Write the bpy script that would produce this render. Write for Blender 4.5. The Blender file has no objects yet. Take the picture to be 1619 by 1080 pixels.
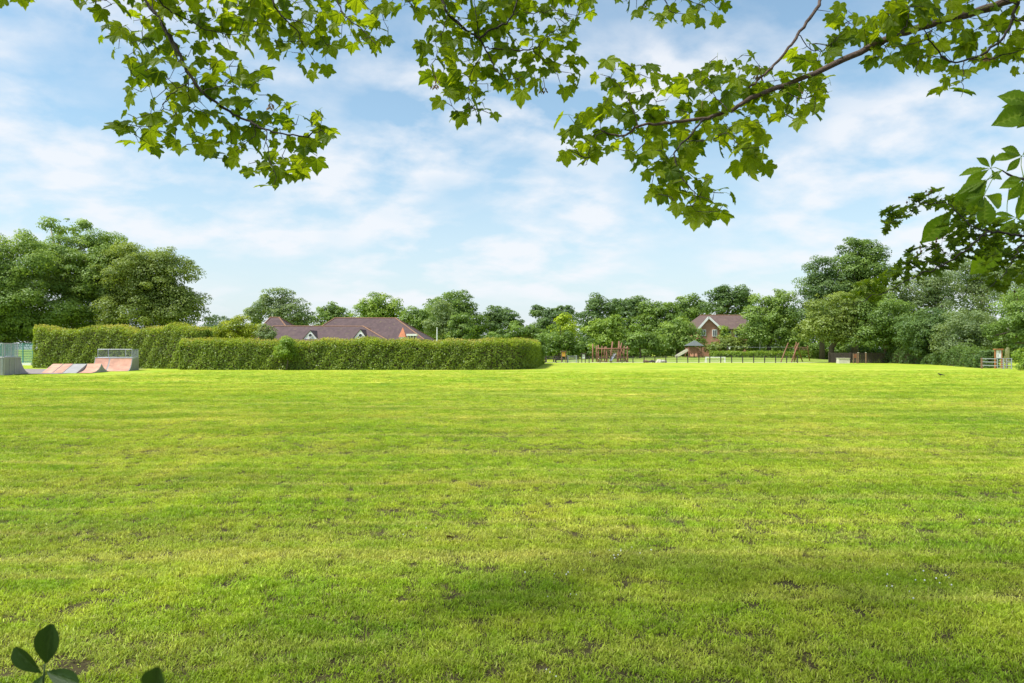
import bpy, math, random
import numpy as np
from mathutils import Vector, Matrix
R = math.radians
random.seed(7); rng = np.random.default_rng(7)
sc = bpy.context.scene
col = sc.collection

# ------------------------------------------------------------------ camera
FX, CX, HY, EYE = 1079.0, 809.5, 552.0, 1.7
cam_d = bpy.data.cameras.new('camera'); cam = bpy.data.objects.new('camera', cam_d); col.objects.link(cam)
cam.location = (0, 0, EYE); cam.rotation_euler = (R(90), 0, 0)
cam_d.sensor_width = 36; cam_d.lens = 36*FX/1619; cam_d.shift_y = 12/1619
cam_d.clip_start = 0.05; cam_d.clip_end = 4000
cam_d.dof.use_dof = True; cam_d.dof.focus_distance = 11; cam_d.dof.aperture_fstop = 8
sc.camera = cam
# ------------------------------------------------------------------ light
SUN_EL, SUN_AZ = 59, 244        # azimuth clockwise from +Y
sdir = Vector((math.cos(R(SUN_EL))*math.sin(R(SUN_AZ)), math.cos(R(SUN_EL))*math.cos(R(SUN_AZ)), math.sin(R(SUN_EL))))
sl = bpy.data.lights.new('sun', 'SUN'); sl.energy = 3.6; sl.angle = R(8.5); sl.color = (1, 0.965, 0.90)
sun = bpy.data.objects.new('sun', sl); col.objects.link(sun)
sun.rotation_euler = sdir.to_track_quat('Z', 'Y').to_euler(); sun.location = (0, -20, 40)
world = bpy.data.worlds.new('World'); sc.world = world; world.use_nodes = True
wt = world.node_tree; wt.nodes.clear()
def N(t, typ, **kw):
    n = t.nodes.new(typ)
    for k, v in kw.items():
        if k.startswith('i_'):
            n.inputs[int(k[2:]) if k[2:].isdigit() else k[2:]].default_value = v
        else: setattr(n, k, v)
    return n
def math_(t, op, a, b=None, c=None, clamp=False):
    n = t.nodes.new('ShaderNodeMath'); n.operation = op; n.use_clamp = clamp
    for i, v in enumerate((a, b, c)):
        if v is None: continue
        if hasattr(v, 'links'): t.links.new(v, n.inputs[i])
        else: n.inputs[i].default_value = v
    return n.outputs[0]
def mixc(t, f, a, b, mode='MIX'):
    n = t.nodes.new('ShaderNodeMix'); n.data_type = 'RGBA'; n.blend_type = mode
    for s, v in ((n.inputs[0], f), (n.inputs[6], a), (n.inputs[7], b)):
        if hasattr(v, 'links'): t.links.new(v, s)
        else: s.default_value = v if not isinstance(v, tuple) or len(v) == 4 else (*v, 1)
    return n.outputs[2]
def ramp(t, f, pts):
    n = t.nodes.new('ShaderNodeValToRGB'); e = n.color_ramp.elements
    while len(e) < len(pts): e.new(0.5)
    for i, (p, c) in enumerate(pts):
        e[i].position = p; e[i].color = c if isinstance(c, tuple) and len(c) == 4 else ((*c, 1) if isinstance(c, tuple) else (c, c, c, 1))
    t.links.new(f, n.inputs[0]); return n.outputs[0]
def noise(t, vec, scale, detail=4, rough=0.55, dist=0.0):
    n = N(t, 'ShaderNodeTexNoise'); n.inputs['Scale'].default_value = scale; n.inputs['Detail'].default_value = detail
    n.inputs['Roughness'].default_value = rough; n.inputs['Distortion'].default_value = dist
    if vec is not None: t.links.new(vec, n.inputs['Vector'])
    return n.outputs[0]
SKY_STR = 0.115
sky = N(wt, 'ShaderNodeTexSky', sky_type='NISHITA', sun_disc=False, sun_elevation=R(SUN_EL), sun_rotation=R(SUN_AZ))
sky.air_density = 1.1; sky.dust_density = 1.2; sky.ozone_density = 1.2
tc = N(wt, 'ShaderNodeTexCoord'); sep = N(wt, 'ShaderNodeSeparateXYZ'); wt.links.new(tc.outputs['Generated'], sep.inputs[0])
zc = math_(wt, 'MAXIMUM', sep.outputs[2], 0.0); zz = math_(wt, 'ADD', zc, 0.30)
cmb = N(wt, 'ShaderNodeCombineXYZ'); wt.links.new(math_(wt, 'DIVIDE', sep.outputs[0], zz), cmb.inputs[0]); wt.links.new(math_(wt, 'DIVIDE', sep.outputs[1], zz), cmb.inputs[1])
mp = N(wt, 'ShaderNodeMapping'); wt.links.new(cmb.outputs[0], mp.inputs[0]); mp.inputs['Rotation'].default_value = (0, 0, R(-28)); mp.inputs['Scale'].default_value = (1.0, 1.15, 1); mp.inputs['Location'].default_value = (7.9, 4.7, 0)
c1 = noise(wt, mp.outputs[0], 4.0, 8, 0.54, 0.12)
c2 = noise(wt, mp.outputs[0], 1.5, 3, 0.5)
cl = math_(wt, 'MULTIPLY', ramp(wt, c1, [(0.41, 0.0), (0.60, 1.0)]), ramp(wt, c2, [(0.38, 0.15), (0.54, 1.0)]))
cl = math_(wt, 'MULTIPLY', cl, 0.85)
lift = mixc(wt, 1.0, sky.outputs[0], (.72, .95, .93), 'MULTIPLY')
hz = ramp(wt, zc, [(0.0, 0.86), (0.10, 0.64), (0.28, 0.22), (0.6, 0.04)])
base = mixc(wt, hz, lift, (3.95, 4.18, 4.55))
skyc = mixc(wt, cl, base, (4.5, 4.62, 4.85))
bg = N(wt, 'ShaderNodeBackground'); bg.inputs[1].default_value = SKY_STR; wt.links.new(skyc, bg.inputs[0])
wo = N(wt, 'ShaderNodeOutputWorld'); wt.links.new(bg.outputs[0], wo.inputs[0])
sc.view_settings.view_transform = 'Standard'; sc.view_settings.look = 'None'; sc.view_settings.gamma = 1
sc.view_settings.use_curve_mapping = False; sc.view_settings.exposure = 0.85
sc.render.engine = 'CYCLES'
sc.cycles.max_bounces = 7; sc.cycles.transmission_bounces = 4; sc.cycles.diffuse_bounces = 4

# ------------------------------------------------------------------ helpers
def P(px, py, d): return Vector(((px-CX)/FX*d, d, EYE-(py-HY)/FX*d))
def GX(px, d): return (px-CX)/FX*d
def tag(o, label=None, cat=None, group=None, kind=None):
    for k, v in (('label', label), ('category', cat), ('group', group), ('kind', kind)):
        if v: o[k] = v
    return o
def empty(name, loc, label, cat, group=None, rz=0):
    o = bpy.data.objects.new(name, None); col.objects.link(o); o.location = loc; o.rotation_euler = (0, 0, rz)
    o.empty_display_size = 0.2
    o['_loc'] = tuple(loc); tag(o, label, cat, group); return o
def link(name, me, mat=None, parent=None, label=None):
    o = bpy.data.objects.new(name, me); col.objects.link(o)
    if mat and not me.materials: me.materials.append(mat)
    if parent is not None:
        o.parent = parent
    if label: o['label'] = label
    return o
class MB:
    """collects geometry in coordinates local to origin `o`"""
    def __init__(s, o=(0, 0, 0)): s.v = []; s.f = []; s.o = Vector(o)
    def add(s, vs, fs):
        b = len(s.v); s.v += [Vector(v)-s.o for v in vs]; s.f += [tuple(b+i for i in f) for f in fs]; return s
    def box(s, a, b):
        x0, y0, z0 = a; x1, y1, z1 = b
        return s.add([(x0,y0,z0),(x1,y0,z0),(x1,y1,z0),(x0,y1,z0),(x0,y0,z1),(x1,y0,z1),(x1,y1,z1),(x0,y1,z1)],
                     [(0,3,2,1),(4,5,6,7),(0,1,5,4),(1,2,6,5),(2,3,7,6),(3,0,4,7)])
    def tube(s, pts, rad, n=6, cap=True):
        pts = [Vector(p) for p in pts]
        if not hasattr(rad, '__len__'): rad = [rad]*len(pts)
        vs = []; fs = []; prev = None
        for i, p in enumerate(pts):
            t = (pts[min(i+1, len(pts)-1)]-pts[max(i-1, 0)])
            t = t.normalized() if t.length > 1e-9 else Vector((0, 0, 1))
            if prev is None:
                u = t.cross(Vector((0, 0, 1)) if abs(t.z) < .9 else Vector((1, 0, 0))).normalized()
            else:
                u = prev - t*prev.dot(t)
                u = u.normalized() if u.length > 1e-6 else t.orthogonal().normalized()
            prev = u; w = t.cross(u)
            for k in range(n):
                a = 2*math.pi*k/n; vs.append(p+(u*math.cos(a)+w*math.sin(a))*rad[i])
        for i in range(len(pts)-1):
            for k in range(n):
                k2 = (k+1) % n; fs.append((i*n+k, i*n+k2, (i+1)*n+k2, (i+1)*n+k))
        if cap and n > 2: fs.append(tuple(reversed(range(n)))); fs.append(tuple((len(pts)-1)*n+k for k in range(n)))
        return s.add(vs, fs)
    def bar(s, a, b, w, h=None):  # square section bar
        h = h or w; a = Vector(a); b = Vector(b); t = (b-a).normalized()
        u = t.cross(Vector((0, 0, 1)) if abs(t.z) < .95 else Vector((0, 1, 0))).normalized(); q = t.cross(u)
        vs = [p+u*sx*w/2+q*sy*h/2 for p in (a, b) for sx, sy in ((-1,-1),(1,-1),(1,1),(-1,1))]
        return s.add(vs, [(3,2,1,0),(4,5,6,7),(0,1,5,4),(1,2,6,5),(2,3,7,6),(3,0,4,7)])
    def build(s, name, mat, parent=None, smooth=False, label=None):
        me = bpy.data.meshes.new(name); me.from_pydata([tuple(v) for v in s.v], [], s.f); me.update()
        if smooth: me.polygons.foreach_set('use_smooth', [True]*len(me.polygons))
        o = link(name, me, mat, parent, label)
        if parent is None: o.location = s.o
        return o

# ------------------------------------------------------------------ materials
def newmat(name):
    m = bpy.data.materials.new(name); m.use_nodes = True; t = m.node_tree
    b = t.nodes['Principled BSDF']; return m, t, b
def simple(name, c, rough=0.7, metal=0.0, nz=0.15, scale=6.0, bump=0.0):
    m, t, b = newmat(name); g = N(t, 'ShaderNodeNewGeometry')
    n = noise(t, g.outputs['Position'], scale, 5, 0.6)
    lo = tuple(x*(1-nz) for x in c); hi = tuple(min(1, x*(1+nz)) for x in c)
    t.links.new(ramp(t, n, [(0.3, lo), (0.7, hi)]), b.inputs['Base Color'])
    b.inputs['Roughness'].default_value = rough; b.inputs['Metallic'].default_value = metal
    if bump:
        bn = N(t, 'ShaderNodeBump'); bn.inputs[0].default_value = bump; bn.inputs[1].default_value = 0.02
        t.links.new(n, bn.inputs['Height']); t.links.new(bn.outputs[0], b.inputs['Normal'])
    return m
def leafmat(name, lo, hi, trans=0.45, tcol=None, gloss=0.018):
    """foliage: attribute tint (0..1) picks between two leaf colours"""
    m = bpy.data.materials.new(name); m.use_nodes = True; t = m.node_tree; t.nodes.clear()
    a = N(t, 'ShaderNodeAttribute', attribute_name='tint')
    c = mixc(t, a.outputs['Fac'], lo, hi)
    dif = N(t, 'ShaderNodeBsdfDiffuse'); t.links.new(c, dif.inputs[0])
    tr = N(t, 'ShaderNodeBsdfTranslucent'); t.links.new(mixc(t, 1.0, c, tcol or (1.5, 1.45, 0.7), 'MULTIPLY'), tr.inputs[0])
    mx = N(t, 'ShaderNodeMixShader'); mx.inputs[0].default_value = trans
    t.links.new(dif.outputs[0], mx.inputs[1]); t.links.new(tr.outputs[0], mx.inputs[2])
    gl = N(t, 'ShaderNodeBsdfGlossy'); gl.inputs['Roughness'].default_value = 0.45; gl.inputs[0].default_value = (.9, .95, 1, 1)
    m2 = N(t, 'ShaderNodeMixShader'); m2.inputs[0].default_value = gloss
    t.links.new(mx.outputs[0], m2.inputs[1]); t.links.new(gl.outputs[0], m2.inputs[2])
    o = N(t, 'ShaderNodeOutputMaterial'); t.links.new(m2.outputs[0], o.inputs[0]); return m
LM = {
 'oak':    leafmat('oak_leaf', (0.14, 0.225, 0.045), (0.32, 0.43, 0.09)),
 'olive':  leafmat('olive_leaf', (0.15, 0.21, 0.042), (0.3, 0.365, 0.08)),
 'dark':   leafmat('dark_leaf', (0.082, 0.145, 0.046), (0.19, 0.28, 0.078)),
 'mid':    leafmat('mid_leaf', (0.105, 0.175, 0.038), (0.25, 0.36, 0.07)),
 'bright': leafmat('bright_leaf', (0.16, 0.26, 0.04), (0.32, 0.42, 0.06)),
 'lime':   leafmat('lime_leaf', (0.28, 0.38, 0.025), (0.46, 0.54, 0.04)),
 'gold':   leafmat('gold_leaf', (0.18, 0.24, 0.02), (0.44, 0.47, 0.05)),
 'grey':   leafmat('grey_leaf', (.13,.19,.085), (.28,.35,.14)),
 'blue':   leafmat('bluish_leaf', (.14,.20,.14), (.22,.29,.19)),
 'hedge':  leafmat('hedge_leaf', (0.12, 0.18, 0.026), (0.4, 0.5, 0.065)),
 'tips':   leafmat('hedge_tip_leaf', (0.3, 0.35, 0.04), (0.55, 0.48, 0.14)),
}
BARK = simple('bark', (.11,.085,.06), .9, nz=.4, scale=9, bump=.4)
PALE = simple('pale_bark', (.42,.38,.31), .8, nz=.35, scale=7)
CORE = simple('hedge_core', (.10,.080,.05), .9, nz=.4, scale=5)  # dark brown of the solid core standing in for shade inside the hedges
CONC = simple('ramp_grey', (.30,.29,.28), .9, nz=.12, scale=2.0)
PINK = simple('ramp_ply', (.50,.265,.185), .85, nz=.34, scale=1.3)
STEEL = simple('galvanised_steel', (.36,.38,.41), .4, .3, nz=.1)
LOG = simple('red_log', (.23,.105,.065), .75, nz=.25, scale=8)
DARKW = simple('dark_timber', (.060,.045,.038), .85, nz=.3, scale=6)
MIDW = simple('brown_timber', (.20,.12,.07), .85, nz=.3, scale=6)
WHITE = simple('white_paint', (.78,.78,.76), .5, nz=.03)
ROOFS = simple('roof_felt', (.10,.115,.11), .9, nz=.2)
TEAL = simple('teal_mesh', (.10,.30,.30), .5, nz=.1)
GLASS = simple('dark_glass', (.05,.06,.065), .12, nz=.2)
TARM = simple('tarmac', (.24,.20,.19), .95, nz=.15, scale=3)
SAND = simple('path_sand', (.42,.38,.29), .95, nz=.15, scale=1.5)
ORANGE = simple('orange_tile', (.55,.20,.10), .8, nz=.2, scale=5)
YEL = simple('ochre_panel', (.60,.32,.04), .6, nz=.2)
SLIDE = simple('slide_panel', (.62,.57,.46), .4, nz=.08)
BLACK = simple('black_feather', (.015,.015,.018), .5, nz=.2)
DEAD = simple('dry_leaf', (.16,.085,.04), .8, nz=.4, scale=30)
STONE = simple('pale_stone', (.52,.48,.40), .9, nz=.2, scale=4)

def roof_mat(name, a, b_, sx):
    m, t, b = newmat(name); g = N(t, 'ShaderNodeNewGeometry')
    sp = N(t, 'ShaderNodeSeparateXYZ'); t.links.new(g.outputs['Position'], sp.inputs[0])
    rows = math_(t, 'FRACT', math_(t, 'MULTIPLY', sp.outputs[2], 5.5))
    cols = math_(t, 'FLOOR', math_(t, 'MULTIPLY', sp.outputs[0], sx))
    rowi = math_(t, 'FLOOR', math_(t, 'MULTIPLY', sp.outputs[2], 5.5))
    cb = N(t, 'ShaderNodeCombineXYZ'); t.links.new(cols, cb.inputs[0]); t.links.new(rowi, cb.inputs[1])
    wn = N(t, 'ShaderNodeTexWhiteNoise'); t.links.new(cb.outputs[0], wn.inputs[0])
    big = noise(t, g.outputs['Position'], 0.7, 5, .6)
    f = math_(t, 'ADD', math_(t, 'MULTIPLY', wn.outputs[0], .45), math_(t, 'MULTIPLY', big, .6))
    c = mixc(t, f, a, b_)
    moss = ramp(t, noise(t, g.outputs['Position'], 1.6, 4, .7), [(.60, 0.0), (.72, .5)])
    c = mixc(t, moss, c, (.22, .19, .07))
    t.links.new(c, b.inputs['Base Color']); b.inputs['Roughness'].default_value = .85
    bn = N(t, 'ShaderNodeBump'); bn.inputs[0].default_value = .8; bn.inputs[1].default_value = .04
    t.links.new(rows, bn.inputs['Height']); t.links.new(bn.outputs[0], b.inputs['Normal']); return m
TILE = roof_mat('roof_tile', (.055,.033,.034), (.110,.068,.066), 4)
TILE2 = roof_mat('roof_tile_brown', (.08,.05,.042), (.145,.092,.078), 4)
RIDGE = simple('ridge_tile', (.24,.13,.075), .85, nz=.25)
def brick_mat():
    m, t, b = newmat('red_brick'); g = N(t, 'ShaderNodeNewGeometry')
    mpn = N(t, 'ShaderNodeMapping'); mpn.inputs['Rotation'].default_value = (R(90), 0, 0); t.links.new(g.outputs['Position'], mpn.inputs[0])
    br = N(t, 'ShaderNodeTexBrick'); t.links.new(mpn.outputs[0], br.inputs[0])
    br.inputs['Color1'].default_value = (.44,.17,.10,1); br.inputs['Color2'].default_value = (.52,.24,.15,1); br.inputs['Mortar'].default_value = (.45,.36,.28,1)
    br.inputs['Scale'].default_value = 4.4; t.links.new(br.outputs[0], b.inputs['Base Color']); b.inputs['Roughness'].default_value = .9
    return m
BRICK = brick_mat()

# grass colour shared by turf and ground
def grass_color(t):
    g = N(t, 'ShaderNodeNewGeometry'); p = g.outputs['Position']
    sp = N(t, 'ShaderNodeSeparateXYZ'); t.links.new(p, sp.inputs[0])
    n1 = noise(t, p, .22, 5, .6); n2 = noise(t, p, 1.1, 5, .65)
    f = math_(t, 'ADD', math_(t, 'MULTIPLY', n1, .5), math_(t, 'MULTIPLY', n2, .5))
    c = ramp(t, f, [(.36, (.155,.285,.012)), (.50, (.275,.372,.020)), (.64, (.43,.44,.060))])
    # mown bands running across the field
    wob = noise(t, p, .10, 2, .5)
    s = math_(t, 'ADD', math_(t, 'ADD', sp.outputs[1], math_(t, 'MULTIPLY', sp.outputs[0], .05)), math_(t, 'MULTIPLY', wob, 3.0))
    band = math_(t, 'SINE', math_(t, 'MULTIPLY', s, 2*math.pi/2.7))
    band = math_(t, 'MULTIPLY', band, ramp(t, noise(t, p, .5, 4, .6), [(.3, .25), (.6, 1.0)]))
    mps = N(t, 'ShaderNodeMapping'); mps.inputs['Scale'].default_value = (.050, 1.9, 1); mps.inputs['Rotation'].default_value = (0, 0, R(-3)); t.links.new(p, mps.inputs[0])
    streak = noise(t, mps.outputs[0], 1.3, 5, .6)
    v = math_(t, 'ADD', 1.0, math_(t, 'ADD', math_(t, 'MULTIPLY', band, .10), math_(t, 'MULTIPLY', math_(t, 'SUBTRACT', streak, .5), .50)))
    straw = ramp(t, streak, [(.48, 0.0), (.68, .62)])
    c = mixc(t, straw, c, (.48, .42, .13))
    vm = N(t, 'ShaderNodeVectorMath', operation='SCALE'); t.links.new(c, vm.inputs[0]); t.links.new(v, vm.inputs['Scale'])
    return vm.outputs[0], sp.outputs[1], p
def ground_mat():
    m, t, b = newmat('field_turf'); c, Y, p = grass_color(t)
    fine = noise(t, p, 14, 6, .7)
    soil = ramp(t, noise(t, p, 9, 6, .7), [(.3, (.030,.025,.013)), (.55, (.070,.058,.026)), (.75, (.12,.115,.035))])
    lawn = mixc(t, 1.0, c, ramp(t, fine, [(.3, .80), (.7, 1.22)]), 'MULTIPLY')
    far = N(t, 'ShaderNodeMapRange'); far.inputs[1].default_value = 9; far.inputs[2].default_value = 34
    t.links.new(Y, far.inputs[0])
    t.links.new(mixc(t, far.outputs[0], soil, lawn), b.inputs['Base Color']); b.inputs['Roughness'].default_value = 1
    b.inputs['Specular IOR Level'].default_value = .1
    bn = N(t, 'ShaderNodeBump'); bn.inputs[0].default_value = .5; bn.inputs[1].default_value = .05
    t.links.new(fine, bn.inputs['Height']); t.links.new(bn.outputs[0], b.inputs['Normal']); return m
def blade_mat():
    m = bpy.data.materials.new('grass_blade'); m.use_nodes = True; t = m.node_tree; t.nodes.clear()
    c, Y, p = grass_color(t); a = N(t, 'ShaderNodeAttribute', attribute_name='tint'); oi = N(t, 'ShaderNodeObjectInfo')
    v = math_(t, 'ADD', math_(t, 'MULTIPLY', a.outputs['Fac'], .85), math_(t, 'ADD', math_(t, 'MULTIPLY', oi.outputs['Random'], .55), .58))
    vm = N(t, 'ShaderNodeVectorMath', operation='SCALE'); t.links.new(c, vm.inputs[0]); t.links.new(v, vm.inputs['Scale'])
    dry = ramp(t, a.outputs['Fac'], [(.93, 0.0), (.97, .8)])
    cc = mixc(t, dry, vm.outputs[0], (.42, .36, .15))
    dif = N(t, 'ShaderNodeBsdfDiffuse'); tr = N(t, 'ShaderNodeBsdfTranslucent'); mx = N(t, 'ShaderNodeMixShader'); mx.inputs[0].default_value = .35
    t.links.new(cc, dif.inputs[0]); t.links.new(mixc(t, 1.0, cc, (1.25, 1.2, .7), 'MULTIPLY'), tr.inputs[0])
    t.links.new(dif.outputs[0], mx.inputs[1]); t.links.new(tr.outputs[0], mx.inputs[2])
    gl = N(t, 'ShaderNodeBsdfGlossy'); gl.inputs['Roughness'].default_value = .5
    m2 = N(t, 'ShaderNodeMixShader'); m2.inputs[0].default_value = .02; t.links.new(mx.outputs[0], m2.inputs[1]); t.links.new(gl.outputs[0], m2.inputs[2])
    o = N(t, 'ShaderNodeOutputMaterial'); t.links.new(m2.outputs[0], o.inputs[0]); return m

# ------------------------------------------------------------------ numpy leaf clouds
def leaf_mesh(name, c, nrm, size, tint, aspect=0.62, mat=None):
    """one bent diamond (2 tris) per point"""
    n = len(c); nrm = nrm/np.maximum(np.linalg.norm(nrm, axis=1, keepdims=True), 1e-6)
    r = rng.normal(size=(n, 3)); t = np.cross(nrm, r); t /= np.maximum(np.linalg.norm(t, axis=1, keepdims=True), 1e-6)
    b = np.cross(nrm, t); s = np.asarray(size).reshape(-1, 1)*np.ones((n, 1))*.5
    v = np.empty((n, 4, 3), np.float32)
    v[:, 0] = c - t*s; v[:, 1] = c + b*s*aspect + nrm*s*.25; v[:, 2] = c + t*s; v[:, 3] = c - b*s*aspect + nrm*s*.25
    me = bpy.data.meshes.new(name); me.vertices.add(n*4); me.vertices.foreach_set('co', v.ravel())
    me.loops.add(n*4); me.loops.foreach_set('vertex_index', np.arange(n*4, dtype=np.int32))
    me.polygons.add(n); me.polygons.foreach_set('loop_start', np.arange(0, n*4, 4, dtype=np.int32))
    a = me.attributes.new('tint', 'FLOAT', 'POINT'); a.data.foreach_set('value', np.repeat(np.clip(tint, 0, 1), 4).astype(np.float32))
    me.update(calc_edges=True)
    if mat: me.materials.append(mat)
    return me
def unit(n, r=rng):
    v = r.normal(size=(n, 3)); return v/np.linalg.norm(v, axis=1, keepdims=True)
def crown_points(lobes, s, dens, clump, rg):
    C = []; NR = []; T = []; centres = []
    for (c, r, dn) in lobes:
        a, dep, bz = r
        nl = int(46*dens*dn*a*bz/(s*s))
        nk = max(6, int(1.25*(a+dep)*.5*bz*4/(clump*clump)))
        u = unit(nk, rg)
        flip = (u[:, 1] > .35) & (rg.random(nk) < .55); u[flip, 1] *= -1
        rad = (0.52+0.48*rg.random(nk)**.6)[:, None]
        k = np.array(c) + u*rad*np.array(r); kr = clump*(.65+.7*rg.random(nk))
        kr = np.minimum(kr, bz*.6)
        sprig = rg.random(nk) < .16; k[sprig] = np.array(c)+u[sprig]*(1.0+.10*rg.random((int(sprig.sum()), 1)))*np.array(r); kr[sprig] *= .5; centres.append(k)
        kt = np.clip(.42+.22*rg.normal(size=nk), 0, 1)
        idx = rg.choice(nk, nl, p=kr**2/np.sum(kr**2))
        d = unit(nl, rg); d[:, 2] = np.where((d[:, 2] < 0) & (rg.random(nl) < .55), -d[:, 2], d[:, 2])
        rr = kr[idx]*(.45+.62*rg.random(nl)**.7)
        pts = k[idx]+d*rr[:, None]*np.array([1.1, 1.1, .72])
        nn = d*.9+np.array([0, 0, .45])+u[idx]*.4+rg.normal(size=(nl, 3))*.45
        C.append(pts); NR.append(nn); T.append(np.clip(kt[idx]+.16*rg.normal(size=nl), 0, 1))
        nf = int(nl*.16); q = unit(nf, rg)*rg.random((nf, 1))**.4*.72*np.array(r)+np.array(c)
        C.append(q); NR.append(rg.normal(size=(nf, 3))); T.append(rg.random(nf)*.5)
    return np.concatenate(C), np.concatenate(NR), np.concatenate(T), np.concatenate(centres)
treen = [0]
def tree(label, d, lobes, mat='mid', base=None, bark=None, dens=1.0, leafk=1.0, trunk=.35, clump=None, cat='tree', name='broadleaf_tree', group='trees round the edge of the field', limbs=12, lift=0):
    treen[0] += 1; rg = np.random.default_rng(100+treen[0])
    bp = base if base is not None else lobes[0][0]
    o = Vector((GX(bp, d), d, lift)); k = d/FX
    L = []
    for lb in lobes:
        cx, cy, rx, ry = lb[:4]; dn = lb[4] if len(lb) > 4 else 1; dd = lb[5] if len(lb) > 5 else 0
        kk = (d+dd)/FX
        c = P(cx, cy, d+dd)-o; L.append(((c.x, c.y, c.z), (rx*kk, min(max(rx, ry), 1.4*min(rx, ry))*kk, ry*kk), dn))
    s = max(.11, .0027*d)*leafk
    cl = clump or max(.55, min(1.25, .17*max(l[1][2] for l in L)+.45))
    c, n, t, cen = crown_points(L, s, dens, cl, rg)
    lim = .05 - lift
    keep = c[:, 2] > lim; c, n, t = c[keep], n[keep], t[keep]
    sz = s*(.7+.6*rg.random(len(c)))
    root = empty(name, o, label, cat, group)
    link('crown', leaf_mesh('crown', c, n, sz, t, .68, LM[mat]), None, root)
    # trunk and limbs
    z0 = min(l[0][2]-l[1][2]*.3 for l in L); z0 = max(z0, .4)
    top = max(L, key=lambda l: l[0][2]+l[1][2]); tp = Vector(top[0])
    m = MB(); h = tp.z
    mid = Vector((tp.x*.25, tp.y*.25, max(z0, h*.45)))
    pts = [Vector((0, 0, -.2)), Vector((rg.normal()*.1, 0, mid.z*.5)), mid, mid.lerp(tp, .55)+Vector((rg.normal()*.2, 0, 0)), tp]
    m.tube(pts, [trunk*1.25, trunk*.9, trunk*.75, trunk*.4, .05], 7)
    m.build('trunk', bark or BARK, root, True)
    if limbs:
        m = MB()
        sel = cen[rg.choice(len(cen), min(limbs, len(cen)), replace=False)]
        for q in sel:
            q = Vector(q); a = pts[1].lerp(pts[3], .4+.6*rg.random()) ; md = a.lerp(q, .5)+Vector((rg.normal()*.3, rg.normal()*.3, .1+.25*abs(q.z-a.z)*.5))
            m.tube([a, md, q], [trunk*.34, trunk*.22, .05], 5, False)
        m.build('limbs', bark or BARK, root, True)
    return root

# ================================================================== GROUND
def grid_sheet(name, xs, ys, zf, mat, kind='structure', parent=None):
    v = [(x, y, zf(x, y)) for y in ys for x in xs]; nx = len(xs)
    f = [(j*nx+i, j*nx+i+1, (j+1)*nx+i+1, (j+1)*nx+i) for j in range(len(ys)-1) for i in range(nx-1)]
    me = bpy.data.meshes.new(name); me.from_pydata(v, [], f); me.update()
    me.polygons.foreach_set('use_smooth', [True]*len(me.polygons))
    o = link(name, me, mat); tag(o, kind=kind); return o
GROUND = ground_mat()
def gz(x, y):
    if not (-60 < x < 60 and 0 < y < 50): return 0.0
    return .012*math.sin(x*1.7+y*.9)+.010*math.sin(y*2.3-x*1.1)-.02
xs = [-1500, -400, -150, -80] + [x*.7 for x in range(-90, 91)] + [80, 150, 400, 1500]
ys = [-300, -60, -10] + [y*.6 for y in range(0, 90)] + [60, 80, 120, 250, 600, 2500]
grid_sheet('field', xs, ys, gz, GROUND)
# raised play area turf beyond the low fence
def mound_z(x, y):
    ex = max(0, 1-((x-30)/24)**2); ey = max(0, 1-((y-101)/11)**2)
    return .6*ex*ey - .02
def soft_grass(): 
    m, t, b = newmat('mound_grass'); g = N(t, 'ShaderNodeNewGeometry')
    t.links.new(ramp(t, noise(t, g.outputs['Position'], .8, 5, .6), [(.3, (.15, .23, .025)), (.7, (.26, .32, .045))]), b.inputs['Base Color'])
    b.inputs['Roughness'].default_value = 1; return m
MG = soft_grass()
grid_sheet('grass_mound', [4+i*1.0 for i in range(0, 53)], [90+j*1.0 for j in range(0, 24)], mound_z, MG)
grid_sheet('path', [3, 10, 20, 30, 40, 46], [85.6, 88.2], lambda x, y: .006, SAND)
grid_sheet('skatepark_tarmac', [-44, -38, -33, -31.2], [46.8, 49, 53, 58.5], lambda x, y: .006, TARM)

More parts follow.
